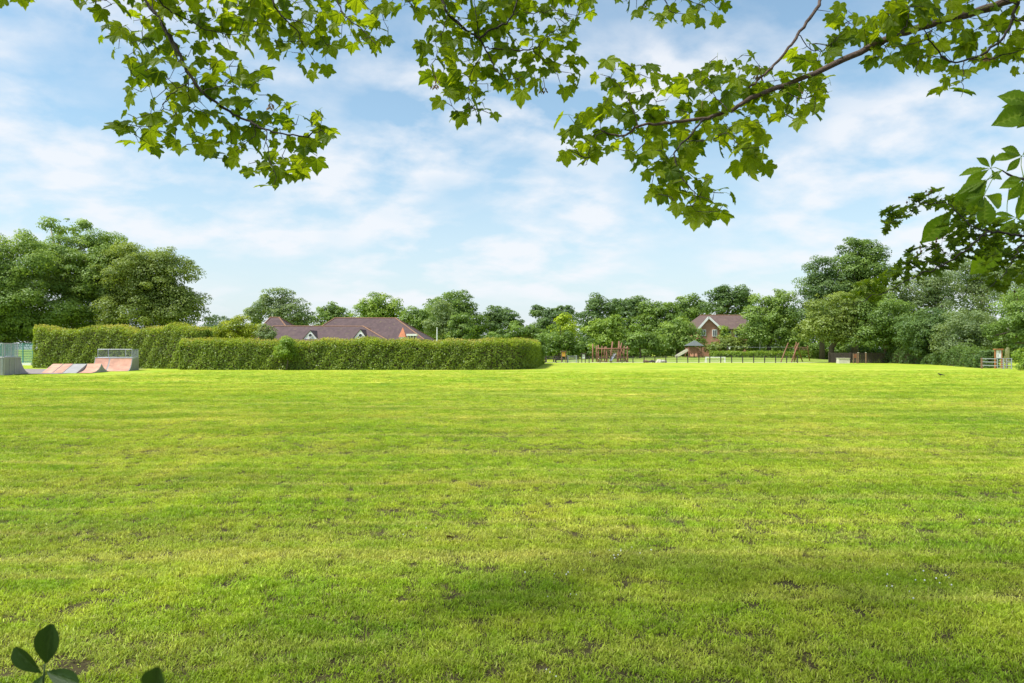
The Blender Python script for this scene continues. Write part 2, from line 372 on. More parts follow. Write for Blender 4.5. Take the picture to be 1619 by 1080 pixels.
# ---- grass blades: one stuff object, tuft instanced on points that it carries itself
def grass_field():
    rg = np.random.default_rng(3)
    nb = 58
    az = rg.random(nb)*2*np.pi; rr = .075*np.sqrt(rg.random(nb)); bx = np.cos(az)*rr; by = np.sin(az)*rr
    la = rg.random(nb)*2*np.pi; h = .010+.019*rg.random(nb)**1.4; ln = .010+.026*rg.random(nb); w = .0015+.0014*rg.random(nb)
    V = []; F = []; T = []
    for i in range(nb):
        d = np.array([math.cos(la[i]), math.sin(la[i])]); q = np.array([-d[1], d[0]])*w[i]; b = np.array([bx[i], by[i]])
        p0 = b-q; p1 = b+q; m0 = b+d*ln[i]*.35-q*.8; m1 = b+d*ln[i]*.35+q*.8; tp = b+d*ln[i]
        k = len(V)
        V += [(p0[0], p0[1], -.005), (p1[0], p1[1], -.005), (m0[0], m0[1], h[i]*.62), (m1[0], m1[1], h[i]*.62), (tp[0], tp[1], h[i])]
        F += [(k, k+1, k+3, k+2), (k+2, k+3, k+4)]; T += [rg.random()]*5
    nt = len(V)
    # tuft positions, denser near the camera
    pts = []
    for (y0, y1, dn, s0) in ((1.8, 6, 330, 1.0), (6, 11, 220, 1.1), (11, 20, 120, 1.25), (20, 34, 50, 1.6), (34, 54, 20, 2.0)):
        A = (y1-y0)*((y0+y1)*.78+3); n = int(A*dn)
        y = np.sqrt(y0**2+(y1**2-y0**2)*rg.random(n)); x = (rg.random(n)*2-1)*(y*.80+1.2)
        keep = ~((x < -26) & (y > 44)) & ~((x > 40) & (y > 50))
        fade = np.clip((54-y)/12, .15, 1)
        pts.append(np.stack([x, y, np.full(n, s0)*(.75+.5*rg.random(n)), fade], 1)[keep])
    p = np.concatenate(pts)
    # worn spots where the blades are missing: photographed scars plus scattered small ones
    def gp(px, py): d = FX*EYE/(py-HY); return GX(px, d), d
    spots = [(790,1055,.16,.03),(850,1062,.10,.03),(960,1042,.09,.02),(860,997,.08,.02),(835,948,.10,.02),(700,930,.06,.03),(950,945,.13,.03),(1035,935,.16,.02),
             (1525,905,.30,.05),(1480,895,.20,.03),(1450,1065,.07,.03),(1415,970,.14,.03),(1500,972,.18,.03),(1340,740,.2,.06),(1080,858,.25,.05),(1460,808,.15,.05),
             (180,950,.14,.04),(300,960,.16,.05),(60,975,.22,.03),(370,996,.06,.03),(90,1035,.16,.06),(120,1045,.2,.06),(390,1060,.12,.04),(520,1072,.1,.04),(720,1072,.1,.02),(1150,725,.4,.1),(500,975,.1,.03),(640,1000,.12,.03),(1120,1030,.1,.03),(1290,1010,.12,.02),(430,945,.14,.03),(1250,880,.2,.05)]
    for px, py, a, b in spots:
        x0, y0 = gp(px, py); th = np.arctan2(p[:, 1]-y0, p[:, 0]-x0)
        q = ((p[:, 0]-x0)/(a*.85))**2+((p[:, 1]-y0)/(b*1.7))**2
        p = p[q > (.55+.35*np.sin(3*th+px))*(.15+1.5*rg.random(len(p)))]
    for _ in range(260):
        y0 = 3+rg.random()**1.5*8; x0 = (rg.random()*2-1)*y0*.78; a = .03+.07*rg.random(); b = .02+.03*rg.random()
        q = ((p[:, 0]-x0)/a)**2+((p[:, 1]-y0)/b)**2; p = p[q > 1]
    # clumpiness: taller and shorter patches
    hgt = 1+.15*np.sin(p[:, 0]*2.1+np.sin(p[:, 1]*1.7)*1.3)*np.sin(p[:, 1]*2.9+p[:, 0]*.8)+.12*np.sin(p[:, 0]*7.3+p[:, 1]*3.1)*np.sin(p[:, 1]*9.1)
    n = len(p)
    zz_ = np.array([gz(a, b) for a, b in p[:, :2]])
    co = np.concatenate([np.array(V, np.float32), np.stack([p[:, 0], p[:, 1], zz_], 1).astype(np.float32)])
    me = bpy.data.meshes.new('mown_grass'); me.from_pydata(co.tolist(), [], F); me.update()
    def attr(nm, ty, arr, key='value'):
        a = me.attributes.new(nm, ty, 'POINT'); a.data.foreach_set(key, np.asarray(arr, np.float32).ravel() if ty != 'BOOLEAN' else arr)
    isp = np.zeros(nt+n, bool); isp[nt:] = True
    attr('is_point', 'BOOLEAN', isp)
    attr('tint', 'FLOAT', np.concatenate([T, np.zeros(n)]))
    sclv = np.stack([p[:, 2], p[:, 2], np.clip((.65+.35*p[:, 2])*hgt*p[:, 3], .15, 3)], 1)
    rotv = np.stack([rg.normal(size=n)*.2, rg.normal(size=n)*.2, rg.random(n)*6.28], 1)
    attr('scl', 'FLOAT_VECTOR', np.concatenate([np.ones((nt, 3)), sclv]), 'vector')
    attr('rot', 'FLOAT_VECTOR', np.concatenate([np.zeros((nt, 3)), rotv]), 'vector')
    o = link('mown_grass', me, blade_mat())
    tag(o, 'short mown yellow-green grass blades covering the near playing field', 'grass', kind='stuff')
    ng = bpy.data.node_groups.new('tufts', 'GeometryNodeTree')
    ng.interface.new_socket('Geometry', in_out='INPUT', socket_type='NodeSocketGeometry'); ng.interface.new_socket('Geometry', in_out='OUTPUT', socket_type='NodeSocketGeometry')
    gi = ng.nodes.new('NodeGroupInput'); go = ng.nodes.new('NodeGroupOutput')
    na = lambda nm, ty: (lambda q: (setattr(q, 'data_type', ty), q.inputs[0].__setattr__('default_value', nm), q)[2])(ng.nodes.new('GeometryNodeInputNamedAttribute'))
    sp = ng.nodes.new('GeometryNodeSeparateGeometry'); sp.domain = 'POINT'
    a = na('is_point', 'BOOLEAN'); ng.links.new(a.outputs[0], sp.inputs['Selection']); ng.links.new(gi.outputs[0], sp.inputs['Geometry'])
    iop = ng.nodes.new('GeometryNodeInstanceOnPoints'); ng.links.new(sp.outputs[0], iop.inputs['Points']); ng.links.new(sp.outputs[1], iop.inputs['Instance'])
    s = na('scl', 'FLOAT_VECTOR'); r = na('rot', 'FLOAT_VECTOR')
    ng.links.new(s.outputs[0], iop.inputs['Scale']); ng.links.new(r.outputs[0], iop.inputs['Rotation'])
    ng.links.new(iop.outputs[0], go.inputs[0])
    md = o.modifiers.new('tufts', 'NODES'); md.node_group = ng
    print('tufts', n)
grass_field()

def smooth_path(pl, n):
    P_ = [pl[0]*2-pl[1]]+list(pl)+[pl[-1]*2-pl[-2]]; out = []
    for i in range(1, len(P_)-2):
        for k in range(n):
            t = k/n; a, b, c, d = P_[i-1], P_[i], P_[i+1], P_[i+2]
            out.append((b*2+(c-a)*t+(a*2-b*5+c*4-d)*t*t+(b*3-a-c*3+d)*t**3)*.5)
    out.append(P_[-2]); return out
# ================================================================== HEDGES
def hedge(label, path, width, hf, mat='hedge', dens=340, s=.145, tips=True, bulge=.075, name='clipped_hedge', cat='hedge', group=None, ends=(True, True), tipm='tips', seed=1):
    rg = np.random.default_rng(seed)
    pth = np.array([tuple(v)[:2] for v in smooth_path([Vector((a, b, 0)) for a, b in path], 5)], float); seg = np.diff(pth, axis=0); sl_ = np.linalg.norm(seg, axis=1); cum = np.concatenate([[0], np.cumsum(sl_)]); L = cum[-1]
    def at(u):
        i = np.clip(np.searchsorted(cum, u, 'right')-1, 0, len(seg)-1); f = ((u-cum[i])/sl_[i])[:, None]
        # smoothed tangent
        uu = np.clip(u, .8, L-.8); j0 = np.clip(np.searchsorted(cum, uu-.8, 'right')-1, 0, len(seg)-1); j1 = np.clip(np.searchsorted(cum, uu+.8, 'right')-1, 0, len(seg)-1)
        t = seg[j0]/sl_[j0][:, None]+seg[j1]/sl_[j1][:, None]; t /= np.linalg.norm(t, axis=1, keepdims=True)
        return pth[i]+seg[i]*f, t
    o = Vector((pth[0][0], pth[0][1], 0))
    H0 = float(np.mean([hf(u) for u in np.linspace(0, L, 9)]))
    area = L*(2*H0+width); n = int(area*dens)
    u = rg.random(n)*L; w = width/2
    ne = int(n*.05); u[:ne] = rg.random(ne)*w*.35; u[ne:2*ne] = L-rg.random(ne)*w*.35
    per = 2*H0+width; q = rg.random(n)*per
    H = np.array([hf(x) for x in u])
    c, t = at(u); nr = np.stack([t[:, 1], -t[:, 0]], 1)
    side = np.where(q < H0, 1., np.where(q < H0+width, 0., -1.))
    off = np.where(side == 0, (q-H0-w), side*w); z = np.where(side == 0, H, rg.random(n)*H)
    # rounded shoulders
    rd = .45; zt = np.clip((z-(H-rd))/rd, 0, 1); off = np.where(side != 0, off*(1-.28*zt**2), off); z = np.where(side == 0, H-.22*(np.abs(off)/w)**3, z)
    e = np.ones(n)
    if ends[0]: e = np.where(u < w, np.sqrt(np.clip(1-((w-u)/w)**2, 0, 1)), e)
    if ends[1]: e = np.where(u > L-w, np.sqrt(np.clip(1-((u-L+w)/w)**2, 0, 1)), e)
    off *= e
    lump = bulge*(np.sin(u*1.9+z*1.3)*.7+np.sin(u*4.3-z*3.1+1)*.7+np.sin(u*9.1+z*7.3)*.5+np.sin(u*17+z*13*np.sin(u))*.4)
    dep = rg.random(n)**1.5*.34
    ndir = np.zeros((n, 3)); ndir[:, :2] = nr*side[:, None]; ndir[side == 0, 2] = 1
    pos = np.concatenate([c+nr*off[:, None], z[:, None]], 1)+ndir*(lump-dep)[:, None]+rg.normal(size=(n, 3))*.04
    m1 = u < w*.5; m2 = u > L-w*.5
    nn = ndir+rg.normal(size=(n, 3))*.6+np.array([0, 0, .35]); nn[m1, :2] -= t[m1]; nn[m2, :2] += t[m2]
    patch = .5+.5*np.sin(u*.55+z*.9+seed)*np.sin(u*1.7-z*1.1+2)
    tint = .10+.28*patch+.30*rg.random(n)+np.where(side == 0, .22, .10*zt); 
    pos[:, 2] = np.maximum(pos[:, 2], .04); pos -= np.array(o)
    root = empty(name, o, label, cat, group)
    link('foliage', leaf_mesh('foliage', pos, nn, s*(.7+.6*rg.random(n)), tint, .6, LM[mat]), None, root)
    # added solid dark core: blocks the view through, its colour paints inner shade
    m = MB(o); us = np.linspace(w*.5, L-w*.5, max(4, int(L/1.5))); cc, tt = at(us); sec = []
    for k in range(len(us)):
        a = Vector((tt[k][1], -tt[k][0], 0)); b = Vector((cc[k][0], cc[k][1], 0)); h = hf(us[k])-.32; ww = w*.62
        sec.append([b+a*ww, b+a*ww+Vector((0, 0, h*.85)), b+a*ww*.5+Vector((0, 0, h)), b-a*ww*.5+Vector((0, 0, h)), b-a*ww+Vector((0, 0, h*.85)), b-a*ww])
    vs = [p for s_ in sec for p in s_]; fs = [(i*6+k, i*6+k+1, i*6+k+7, i*6+k+6) for i in range(len(sec)-1) for k in range(5)]
    fs += [(0, 1, 2, 3, 4, 5), tuple((len(sec)-1)*6+k for k in (5, 4, 3, 2, 1, 0))]
    m.add(vs, fs); m.build('dark_core', CORE, root)
    if tips:
        n2 = int(L*width*170); u = rg.random(n2)*L; c, t = at(u); nr = np.stack([t[:, 1], -t[:, 0]], 1); H = np.array([hf(x) for x in u])
        off = (rg.random(n2)*2-1)*w*.95; ee = np.ones(n2)
        ee = np.where(u < w, np.sqrt(np.clip(1-((w-u)/w)**2, 0, 1)), ee); ee = np.where(u > L-w, np.sqrt(np.clip(1-((u-L+w)/w)**2, 0, 1)), ee); off *= ee
        z = H-.22*(np.abs(off)/w)**3+bulge*np.sin(u*1.9+H*1.3)*.8+rg.random(n2)**3*.30-.06-np.where(np.abs(off)>w*.8, rg.random(n2)*.4, 0)
        pos = np.concatenate([c+nr*off[:, None], z[:, None]], 1)-np.array(o)
        nn = rg.normal(size=(n2, 3)); nn[:, 2] *= .25
        tt_ = np.clip(.5+.5*np.sin(u*.8+1.3)*np.sin(u*.31)+.3*rg.normal(size=n2), 0, 1)
        link('new_growth', leaf_mesh('new_growth', pos, nn, s*(.7+.7*rg.random(n2)), tt_, .5, LM[tipm]), None, root)
    return root
hedge('long clipped green hedge across the middle of the field, rounded at its right end',
      [(-27.6, 57.2), (-24, 56.7), (-18, 56.6), (-8, 56.6), (-2.6, 56.65), (-.4, 57.2), (.7, 58.8), (1.25, 62), (1.8, 68), (2.4, 75), (2.8, 80)], 1.9, lambda u: 2.38+.07*math.sin(u*.5)+.04*math.sin(u*1.7), seed=3)
hedge('taller wavy-topped hedge with yellow tips behind the skate ramps', [(-43.4, 62.3), (-40, 62.2), (-35, 61.6), (-29.5, 60.0), (-26.0, 58.2)], 2.3,
      lambda u: 3.55+.20*math.cos(u*.86+.2)+.05*math.sin(u*2.3), seed=5, bulge=.09)
hedge('low bright green hedge on the bank beyond the playground', [(28.5, 98.2), (36, 97.8), (47.5, 97.0)], 1.6, lambda u: 1.38+.05*math.sin(u), mat='bright', dens=140, s=.22, tips=False, name='low_hedge', seed=8)
hedge('dark green ivy hedge under the trees at the right edge', [(46.0, 83), (46.6, 75), (44.6, 67), (42.4, 60.6)], 1.8, lambda u: 1.5+.35*math.sin(u*.5)+.15*math.sin(u*1.4), mat='dark', dens=230, s=.17, tips=False, bulge=.25, name='ivy_hedge', seed=9)

# ================================================================== TREES
g1 = 'trees on the left behind the tall hedge'; g2 = 'trees behind the long hedge and roofs'; g3 = 'trees behind the playground'; g4 = 'trees on the right side of the field'
tree('broad dark oak cut by the left edge of the photo', 76, [(-15, 440, 75, 62), (38, 425, 52, 52), (35, 490, 80, 48), (-30, 500, 70, 45), (10, 525, 70, 26)], 'oak', base=10, trunk=.6, dens=1.15, group=g1, name='oak_tree')
tree('tallest oak on the left, pale bare limbs at its top', 82, [(110, 425, 55, 45), (160, 440, 58, 50), (168, 402, 36, 30), (192, 430, 42, 42), (125, 500, 80, 40), (80, 360, 20, 15, .5), (124, 360, 24, 14, .45), (146, 383, 24, 15, .5), (106, 386, 28, 16, .14)], 'oak', base=120, bark=PALE, trunk=.55, dens=1.15, group=g1, name='oak_tree', limbs=34)
tree('round olive-green oak sloping down to the sky, rightmost of the left group', 80, [(212, 440, 52, 48), (256, 445, 48, 53), (286, 492, 42, 40), (228, 500, 66, 42)], 'olive', base=240, bark=PALE, trunk=.5, dens=1.15, group=g1, name='oak_tree', limbs=22)
tree('pale bluish tree far off beside the left oaks', 180, [(345, 514, 24, 14), (330, 525, 14, 12)], 'blue', trunk=.3, group=g2)
tree('golden-green spreading bush behind the hedge left of the roofs', 70, [(377, 522, 30, 20), (350, 532, 24, 12), (395, 530, 18, 14)], 'gold', trunk=.2, group=g2, clump=.6, name='garden_tree')
tree('small grey-green shrub in front of the purple roof', 68, [(421, 528, 13, 13), (428, 535, 12, 9)], 'grey', trunk=.1, group=g2, clump=.4, name='garden_shrub', cat='shrub', leafk=.8)
tree('bright green sapling poking up through the long hedge', 55.4, [(452, 541, 13, 11), (455, 556, 17, 13)], 'bright', trunk=.05, group=g2, clump=.4, name='hedge_sapling', cat='sapling', leafk=.8, limbs=4)
tree('tall drooping eucalyptus-like tree with a loose top behind the roofs', 112, [(440, 472, 26, 14, .7), (425, 493, 30, 20), (462, 500, 32, 25), (478, 512, 16, 18, .7), (405, 498, 14, 14)], 'grey', trunk=.3, group=g2, name='drooping_tree')
tree('small domed tree between the eucalyptus and the round ash', 120, [(524, 493, 22, 12), (518, 510, 32, 18), (538, 506, 22, 16)], 'mid', group=g2)
tree('round mid-green ash rising above the long roof ridge', 115, [(597, 486, 34, 18), (590, 500, 34, 18), (618, 500, 22, 18)], 'bright', group=g2, clump=1.1, name='ash_tree')
tree('low dark tree just right of the long roof', 108, [(655, 505, 20, 18), (672, 512, 24, 22), (645, 520, 18, 14)], 'mid', group=g2)
tree('largest domed tree in the middle of the skyline', 118, [(715, 484, 38, 22), (700, 505, 42, 28), (735, 510, 34, 30), (712, 530, 52, 18)], 'mid', group=g2, trunk=.45, name='domed_tree')
tree('pale feathery birch in front of the domed tree', 98, [(698, 500, 17, 22, .7), (690, 520, 20, 16), (708, 518, 16, 18, .7)], 'grey', bark=PALE, group=g2, name='birch_tree', trunk=.16)
tree('pointed dense green tree behind the long hedge', 82, [(730, 505, 13, 14), (729, 520, 21, 14), (730, 532, 25, 10)], 'mid', group=g2, clump=.7, name='dense_tree')
tree('dark broken-topped tree right of the domed tree', 122, [(788, 495, 20, 14), (795, 508, 27, 18), (776, 515, 16, 16), (815, 512, 12, 9)], 'dark', group=g2)
tree('round light-green bush over the right end of the hedge', 88, [(826, 522, 26, 13), (800, 532, 30, 10), (842, 530, 18, 12)], 'mid', group=g2, clump=.8, name='garden_tree')
tree('dark rounded shrub against the right end of the hedge', 72, [(852, 540, 12, 12), (846, 552, 18, 14)], 'mid', group=g2, clump=.6, name='garden_shrub', cat='shrub', trunk=.1)
tree('ragged dark tree above the left playground signs', 118, [(862, 495, 24, 12), (878, 505, 34, 18), (868, 530, 38, 24), (898, 492, 14, 10, .7)], 'dark', group=g3, clump=1.1)
tree('narrow yellow-green tree glowing among darker trees', 112, [(893, 508, 11, 13), (898, 527, 13, 18), (884, 520, 10, 12)], 'lime', group=g3, clump=.8, trunk=.15, name='yellow_green_tree')
tree('fluffy mid-green tree above the ochre play board', 104, [(883, 535, 24, 20), (868, 550, 18, 14), (905, 548, 16, 14)], 'mid', group=g3, clump=.8)
tree('tall upright dark tree left of the light-green one', 130, [(943, 485, 17, 18), (938, 508, 26, 22), (950, 530, 30, 22), (967, 488, 15, 14)], 'dark', group=g3)
tree('light yellow-green maple behind the log climbing frame', 100, [(948, 522, 22, 17), (972, 520, 20, 18), (958, 540, 32, 16), (978, 508, 10, 9)], 'bright', base=978, group=g3, clump=.8, trunk=.14, name='young_maple')
tree('wide dark tree in the skyline above the climbing frame', 145, [(985, 485, 27, 14), (1010, 488, 30, 17), (995, 510, 42, 22)], 'dark', group=g3)
tree('mid-green tree in the skyline above the timber tower', 140, [(1040, 490, 28, 15), (1055, 505, 32, 22), (1025, 515, 30, 20)], 'mid', group=g3)
tree('layered low tree with a thin trunk beside the climbing frame', 98, [(1012, 536, 26, 13), (998, 545, 20, 10), (1030, 545, 26, 13)], 'mid', base=1011, group=g3, clump=.7, trunk=.13, name='layered_tree')
tree('rounded green tree behind the timber play tower', 103, [(1072, 522, 26, 17), (1085, 538, 30, 18), (1052, 535, 20, 20)], 'oak', group=g3, clump=.9)
tree('green tree with a rounded top left of the brick house', 142, [(1090, 482, 24, 14), (1078, 500, 28, 18), (1108, 494, 18, 12)], 'mid', group=g3)
tree('tallest dark tree rising above the brick house', 138, [(1135, 466, 18, 14), (1160, 468, 24, 17), (1150, 488, 42, 18), (1182, 478, 14, 14)], 'dark', group=g3, trunk=.4)
tree('broad tree hiding the right side of the brick house', 100, [(1205, 500, 32, 30), (1230, 480, 24, 20), (1200, 530, 34, 22), (1240, 520, 32, 34)], 'oak', base=1215, group=g3, trunk=.35)
tree('low reddish-green shrub below the brick house', 101, [(1150, 543, 26, 12), (1172, 548, 22, 12), (1130, 552, 16, 10)], 'olive', group=g3, clump=.6, name='garden_shrub', cat='shrub', trunk=.12)
tree('small bright shrub touching the brick gable', 104, [(1143, 524, 7, 9), (1146, 533, 9, 8)], 'bright', group=g3, clump=.45, name='garden_shrub', cat='shrub', trunk=.07, limbs=3, leafk=.8)
tree('dark open-crowned tree left of the tallest right-hand tree', 96, [(1300, 425, 24, 18, .7), (1285, 450, 24, 20, .8), (1310, 460, 36, 28), (1285, 495, 34, 28)], 'dark', base=1300, group=g4, trunk=.35)
tree('tallest tree on the right, rounded dark top above its neighbours', 97, [(1352, 392, 22, 15), (1372, 405, 24, 20), (1345, 425, 32, 28), (1375, 440, 34, 30), (1350, 480, 50, 34)], 'mid', base=1352, group=g4, trunk=.5)
tree('fan-shaped light tree with a clear trunk right of the zip line', 86, [(1320, 490, 44, 28), (1300, 520, 40, 22), (1345, 520, 44, 26), (1372, 470, 26, 22)], 'olive', base=1316, group=g4, trunk=.36, name='fan_crowned_tree')
tree('dense green tree standing left of the ivy-clad trunks', 83, [(1395, 500, 42, 32), (1380, 535, 36, 20), (1420, 530, 42, 24)], 'mid', base=1400, group=g4, trunk=.35)
tree('pale leaning birch with white stems on the right', 90, [(1440, 462, 44, 26, .6), (1475, 450, 36, 26, .55), (1460, 490, 46, 26, .7), (1420, 485, 30, 20, .7)], 'grey', base=1490, bark=PALE, group=g4, trunk=.2, name='birch_tree', limbs=26)
tree('pale tall birch behind the hawthorn spray', 92, [(1520, 440, 40, 28, .55), (1555, 440, 36, 34, .55), (1530, 478, 44, 28, .6)], 'grey', base=1550, bark=PALE, group=g4, trunk=.2, name='birch_tree', limbs=26)
tree('glossy green tree above the ivy hedge', 77, [(1450, 525, 36, 24), (1480, 515, 34, 28), (1470, 550, 40, 16)], 'dark', base=1463, group=g4, trunk=.3)
tree('silvery tree beside the metal gate', 71, [(1530, 515, 36, 28, .8), (1510, 540, 34, 22), (1550, 535, 28, 24)], 'grey', base=1540, group=g4, trunk=.26)
tree('dark green tree overhanging the metal gate at the right edge', 64, [(1598, 520, 34, 22), (1625, 500, 40, 38), (1588, 545, 18, 8)], 'mid', base=1632, group=g4, trunk=.4)
tree('high birch cut by the right edge of the photo', 84, [(1600, 455, 36, 34, .6), (1640, 440, 40, 40, .6)], 'grey', base=1592, bark=PALE, group=g4, trunk=.22, name='birch_tree', limbs=16)
tree('rounded laurel bush at the right edge beside the gate', 54, [(1616, 572, 13, 14), (1628, 568, 16, 18)], 'bright', group=g4, clump=.4, name='laurel_bush', cat='bush', trunk=.06, leafk=1.0, limbs=4)
def woodland():
    rg = np.random.default_rng(77); L = []; o = Vector((0, 165, 0))
    for px in range(300, 1700, 34):
        d = 160+rg.random()*25; py = 524+rg.random()*10 - (14 if px > 1180 else 0); c = P(px, py+14, d)-o; k = d/FX
        L.append(((c.x, c.y, c.z), (28*k, 20*k, (22+(14 if px > 1180 else 0))*k), 1))
    c, n, t, _ = crown_points(L, .6, .8, 1.6, rg); kp = c[:, 2] > 0
    ob = link('distant_woodland', leaf_mesh('distant_woodland', c[kp], n[kp], .6, t[kp], .7, LM['dark'])); ob.location = o
    tag(ob, 'low dark far-off woodland filling the gaps under the skyline trees', 'woodland', kind='stuff')
    L = []; o = Vector((20, 112, 0))
    for px in list(range(862, 1700, 26)):
        d = 112-(max(0, px-1180)*.055); c = P(px, 556, d)-o; k = d/FX; L.append(((c.x, c.y, max(c.z, .6)), (20*k, 14*k, (13+rg.random()*8)*k), 1))
    c, n, t, _ = crown_points(L, .32, .9, .8, rg); kp = c[:, 2] > 0
    ob = link('undergrowth', leaf_mesh('undergrowth', c[kp], n[kp], .32, t[kp], .7, LM['mid'])); ob.location = o
    tag(ob, 'tangled dark undergrowth beneath the trees beyond the playground', 'undergrowth', kind='stuff')
woodland()

# ================================================================== BUILDINGS
def roof_building():
    o = P(560, 552, 80); o.z = 0
    root = empty('low_building', o, 'long low building with purple-brown hipped tile roofs behind the hedge', 'building')
    def hip(ridge, eave, zr, ze, name='roof'):
        (xa, xb, yr) = ridge; (x0, x1, y0, y1) = eave
        m = MB(o); A = (xa, yr, zr); B = (xb, yr, zr); e = [(x0, y0, ze), (x1, y0, ze), (x1, y1, ze), (x0, y1, ze)]
        lo = [(p[0], p[1], ze-.14) for p in e]
        m.add([A, B]+e+lo, [(2, 3, 1, 0), (3, 4, 1), (4, 5, 0, 1), (5, 2, 0), (2, 6, 7, 3), (3, 7, 8, 4), (4, 8, 9, 5), (5, 9, 6, 2), (6, 9, 8, 7)])
        r = m.build(name, TILE, root)
        m = MB(o)
        for a, b in ((A, B), (A, e[0]), (B, e[1]), (A, e[3]), (B, e[2])): m.tube([Vector(a)+Vector((0, 0, .03)), Vector(b)+Vector((0, 0, .0))], .075, 6)
        m.build('ridge_tiles', RIDGE, r)
        MB(o).box((x0+.5, y0+.5, -.05), (x1-.5, y1-.5, ze-.15)).build('wall', simple('buff_wall', (.45, .38, .28), .9), root)
    z = lambda py, d: EYE+(HY-py)/FX*d
    hip((GX(530, 80), GX(625, 80), 80), (GX(476, 75), GX(672, 75), 74.6, 87), z(503, 80), 2.72)
    hip((GX(428, 80), GX(441, 80), 80), (GX(394, 76), GX(470, 76), 75.8, 85), z(502, 80), 2.72)
    hip((GX(430, 76), GX(572, 76), 76.5), (GX(404, 72), GX(620, 72), 71.6, 80), z(516, 76.5), 2.40)
    for cx, ay in ((491, 523), (570, 521.5)):
        d = 72.6; a = P(cx, ay, d); l = P(cx-11.5, 536, d); r = P(cx+10.5, 536, d)
        bk = Vector((0, 3.6, 0)); th = Vector((0, 0, .07))
        dm = MB(o).add([l, r, a, l+bk, r+bk, a+bk], [(0, 1, 2), (0, 2, 5, 3), (1, 4, 5, 2), (3, 5, 4), (0, 3, 4, 1)]).build('dormer', WHITE, root)
        ft = Vector((0, -.05, 0)); ox = Vector((.12, 0, -.12)); lx = Vector((-.12, 0, -.12))
        MB(o).add([a+ft+th, l+ft+lx+th, a+bk+th, l+bk+lx+th, a+ft, l+ft+lx, a+bk, l+bk+lx], [(0, 2, 3, 1), (4, 5, 7, 6), (0, 1, 5, 4), (1, 3, 7, 5)]).build('dormer_roof', TILE, dm)
        MB(o).add([a+ft+th, r+ft+ox+th, a+bk+th, r+bk+ox+th, a+ft, r+ft+ox, a+bk, r+bk+ox], [(0, 1, 3, 2), (4, 6, 7, 5), (0, 4, 5, 1), (1, 5, 7, 3)]).build('dormer_roof', TILE, dm)
        c = P(cx, 530.5, d)
        MB(o).tube([c+Vector((0, -.06, 0)), c+Vector((0, .02, 0))], .17, 16).build('round_window', GLASS, dm)
        ring = [c+Vector((.20*math.cos(q), -.07, .20*math.sin(q))) for q in [i*math.pi/8 for i in range(17)]]
        MB(o).tube(ring, .035, 5, False).build('window_ring', WHITE, dm)
    d = 73.6; b = P(636.5, 541, d); hw = .34; zt = z(533, d); ap = P(637, 517, d)
    MB(o).box((b.x-hw, d-hw, b.z-.5), (b.x+hw, d+hw, zt)).build('turret_base', WHITE, root)
    MB(o).add([(b.x-hw-.05, d-hw-.05, zt), (b.x+hw+.05, d-hw-.05, zt), (b.x+hw+.05, d+hw+.05, zt), (b.x-hw-.05, d+hw+.05, zt), (ap.x, d, ap.z)], [(0, 1, 4), (1, 2, 4), (2, 3, 4), (3, 0, 4), (3, 2, 1, 0)]).build('turret_roof', ORANGE, root)
    # glazed end bay with white fascia
    x0, x1 = GX(646, 75), GX(662, 75); MB(o).box((x0, 73.4, z(531, 73.4)), (x1, 74.4, z(528, 73.4))).build('fascia', WHITE, root)
    wn = MB(o).box((x0+.1, 73.6, 1.4), (x1-.1, 74.4, z(531, 73.4))).build('window', GLASS, root)
    m = MB(o)
    for i in range(4):
        xx = x0+.1+(x1-x0-.2)*i/3; m.box((xx-.03, 73.55, 1.4), (xx+.03, 73.6, z(531, 73.4)))
    m.build('mullions', WHITE, wn)
roof_building()
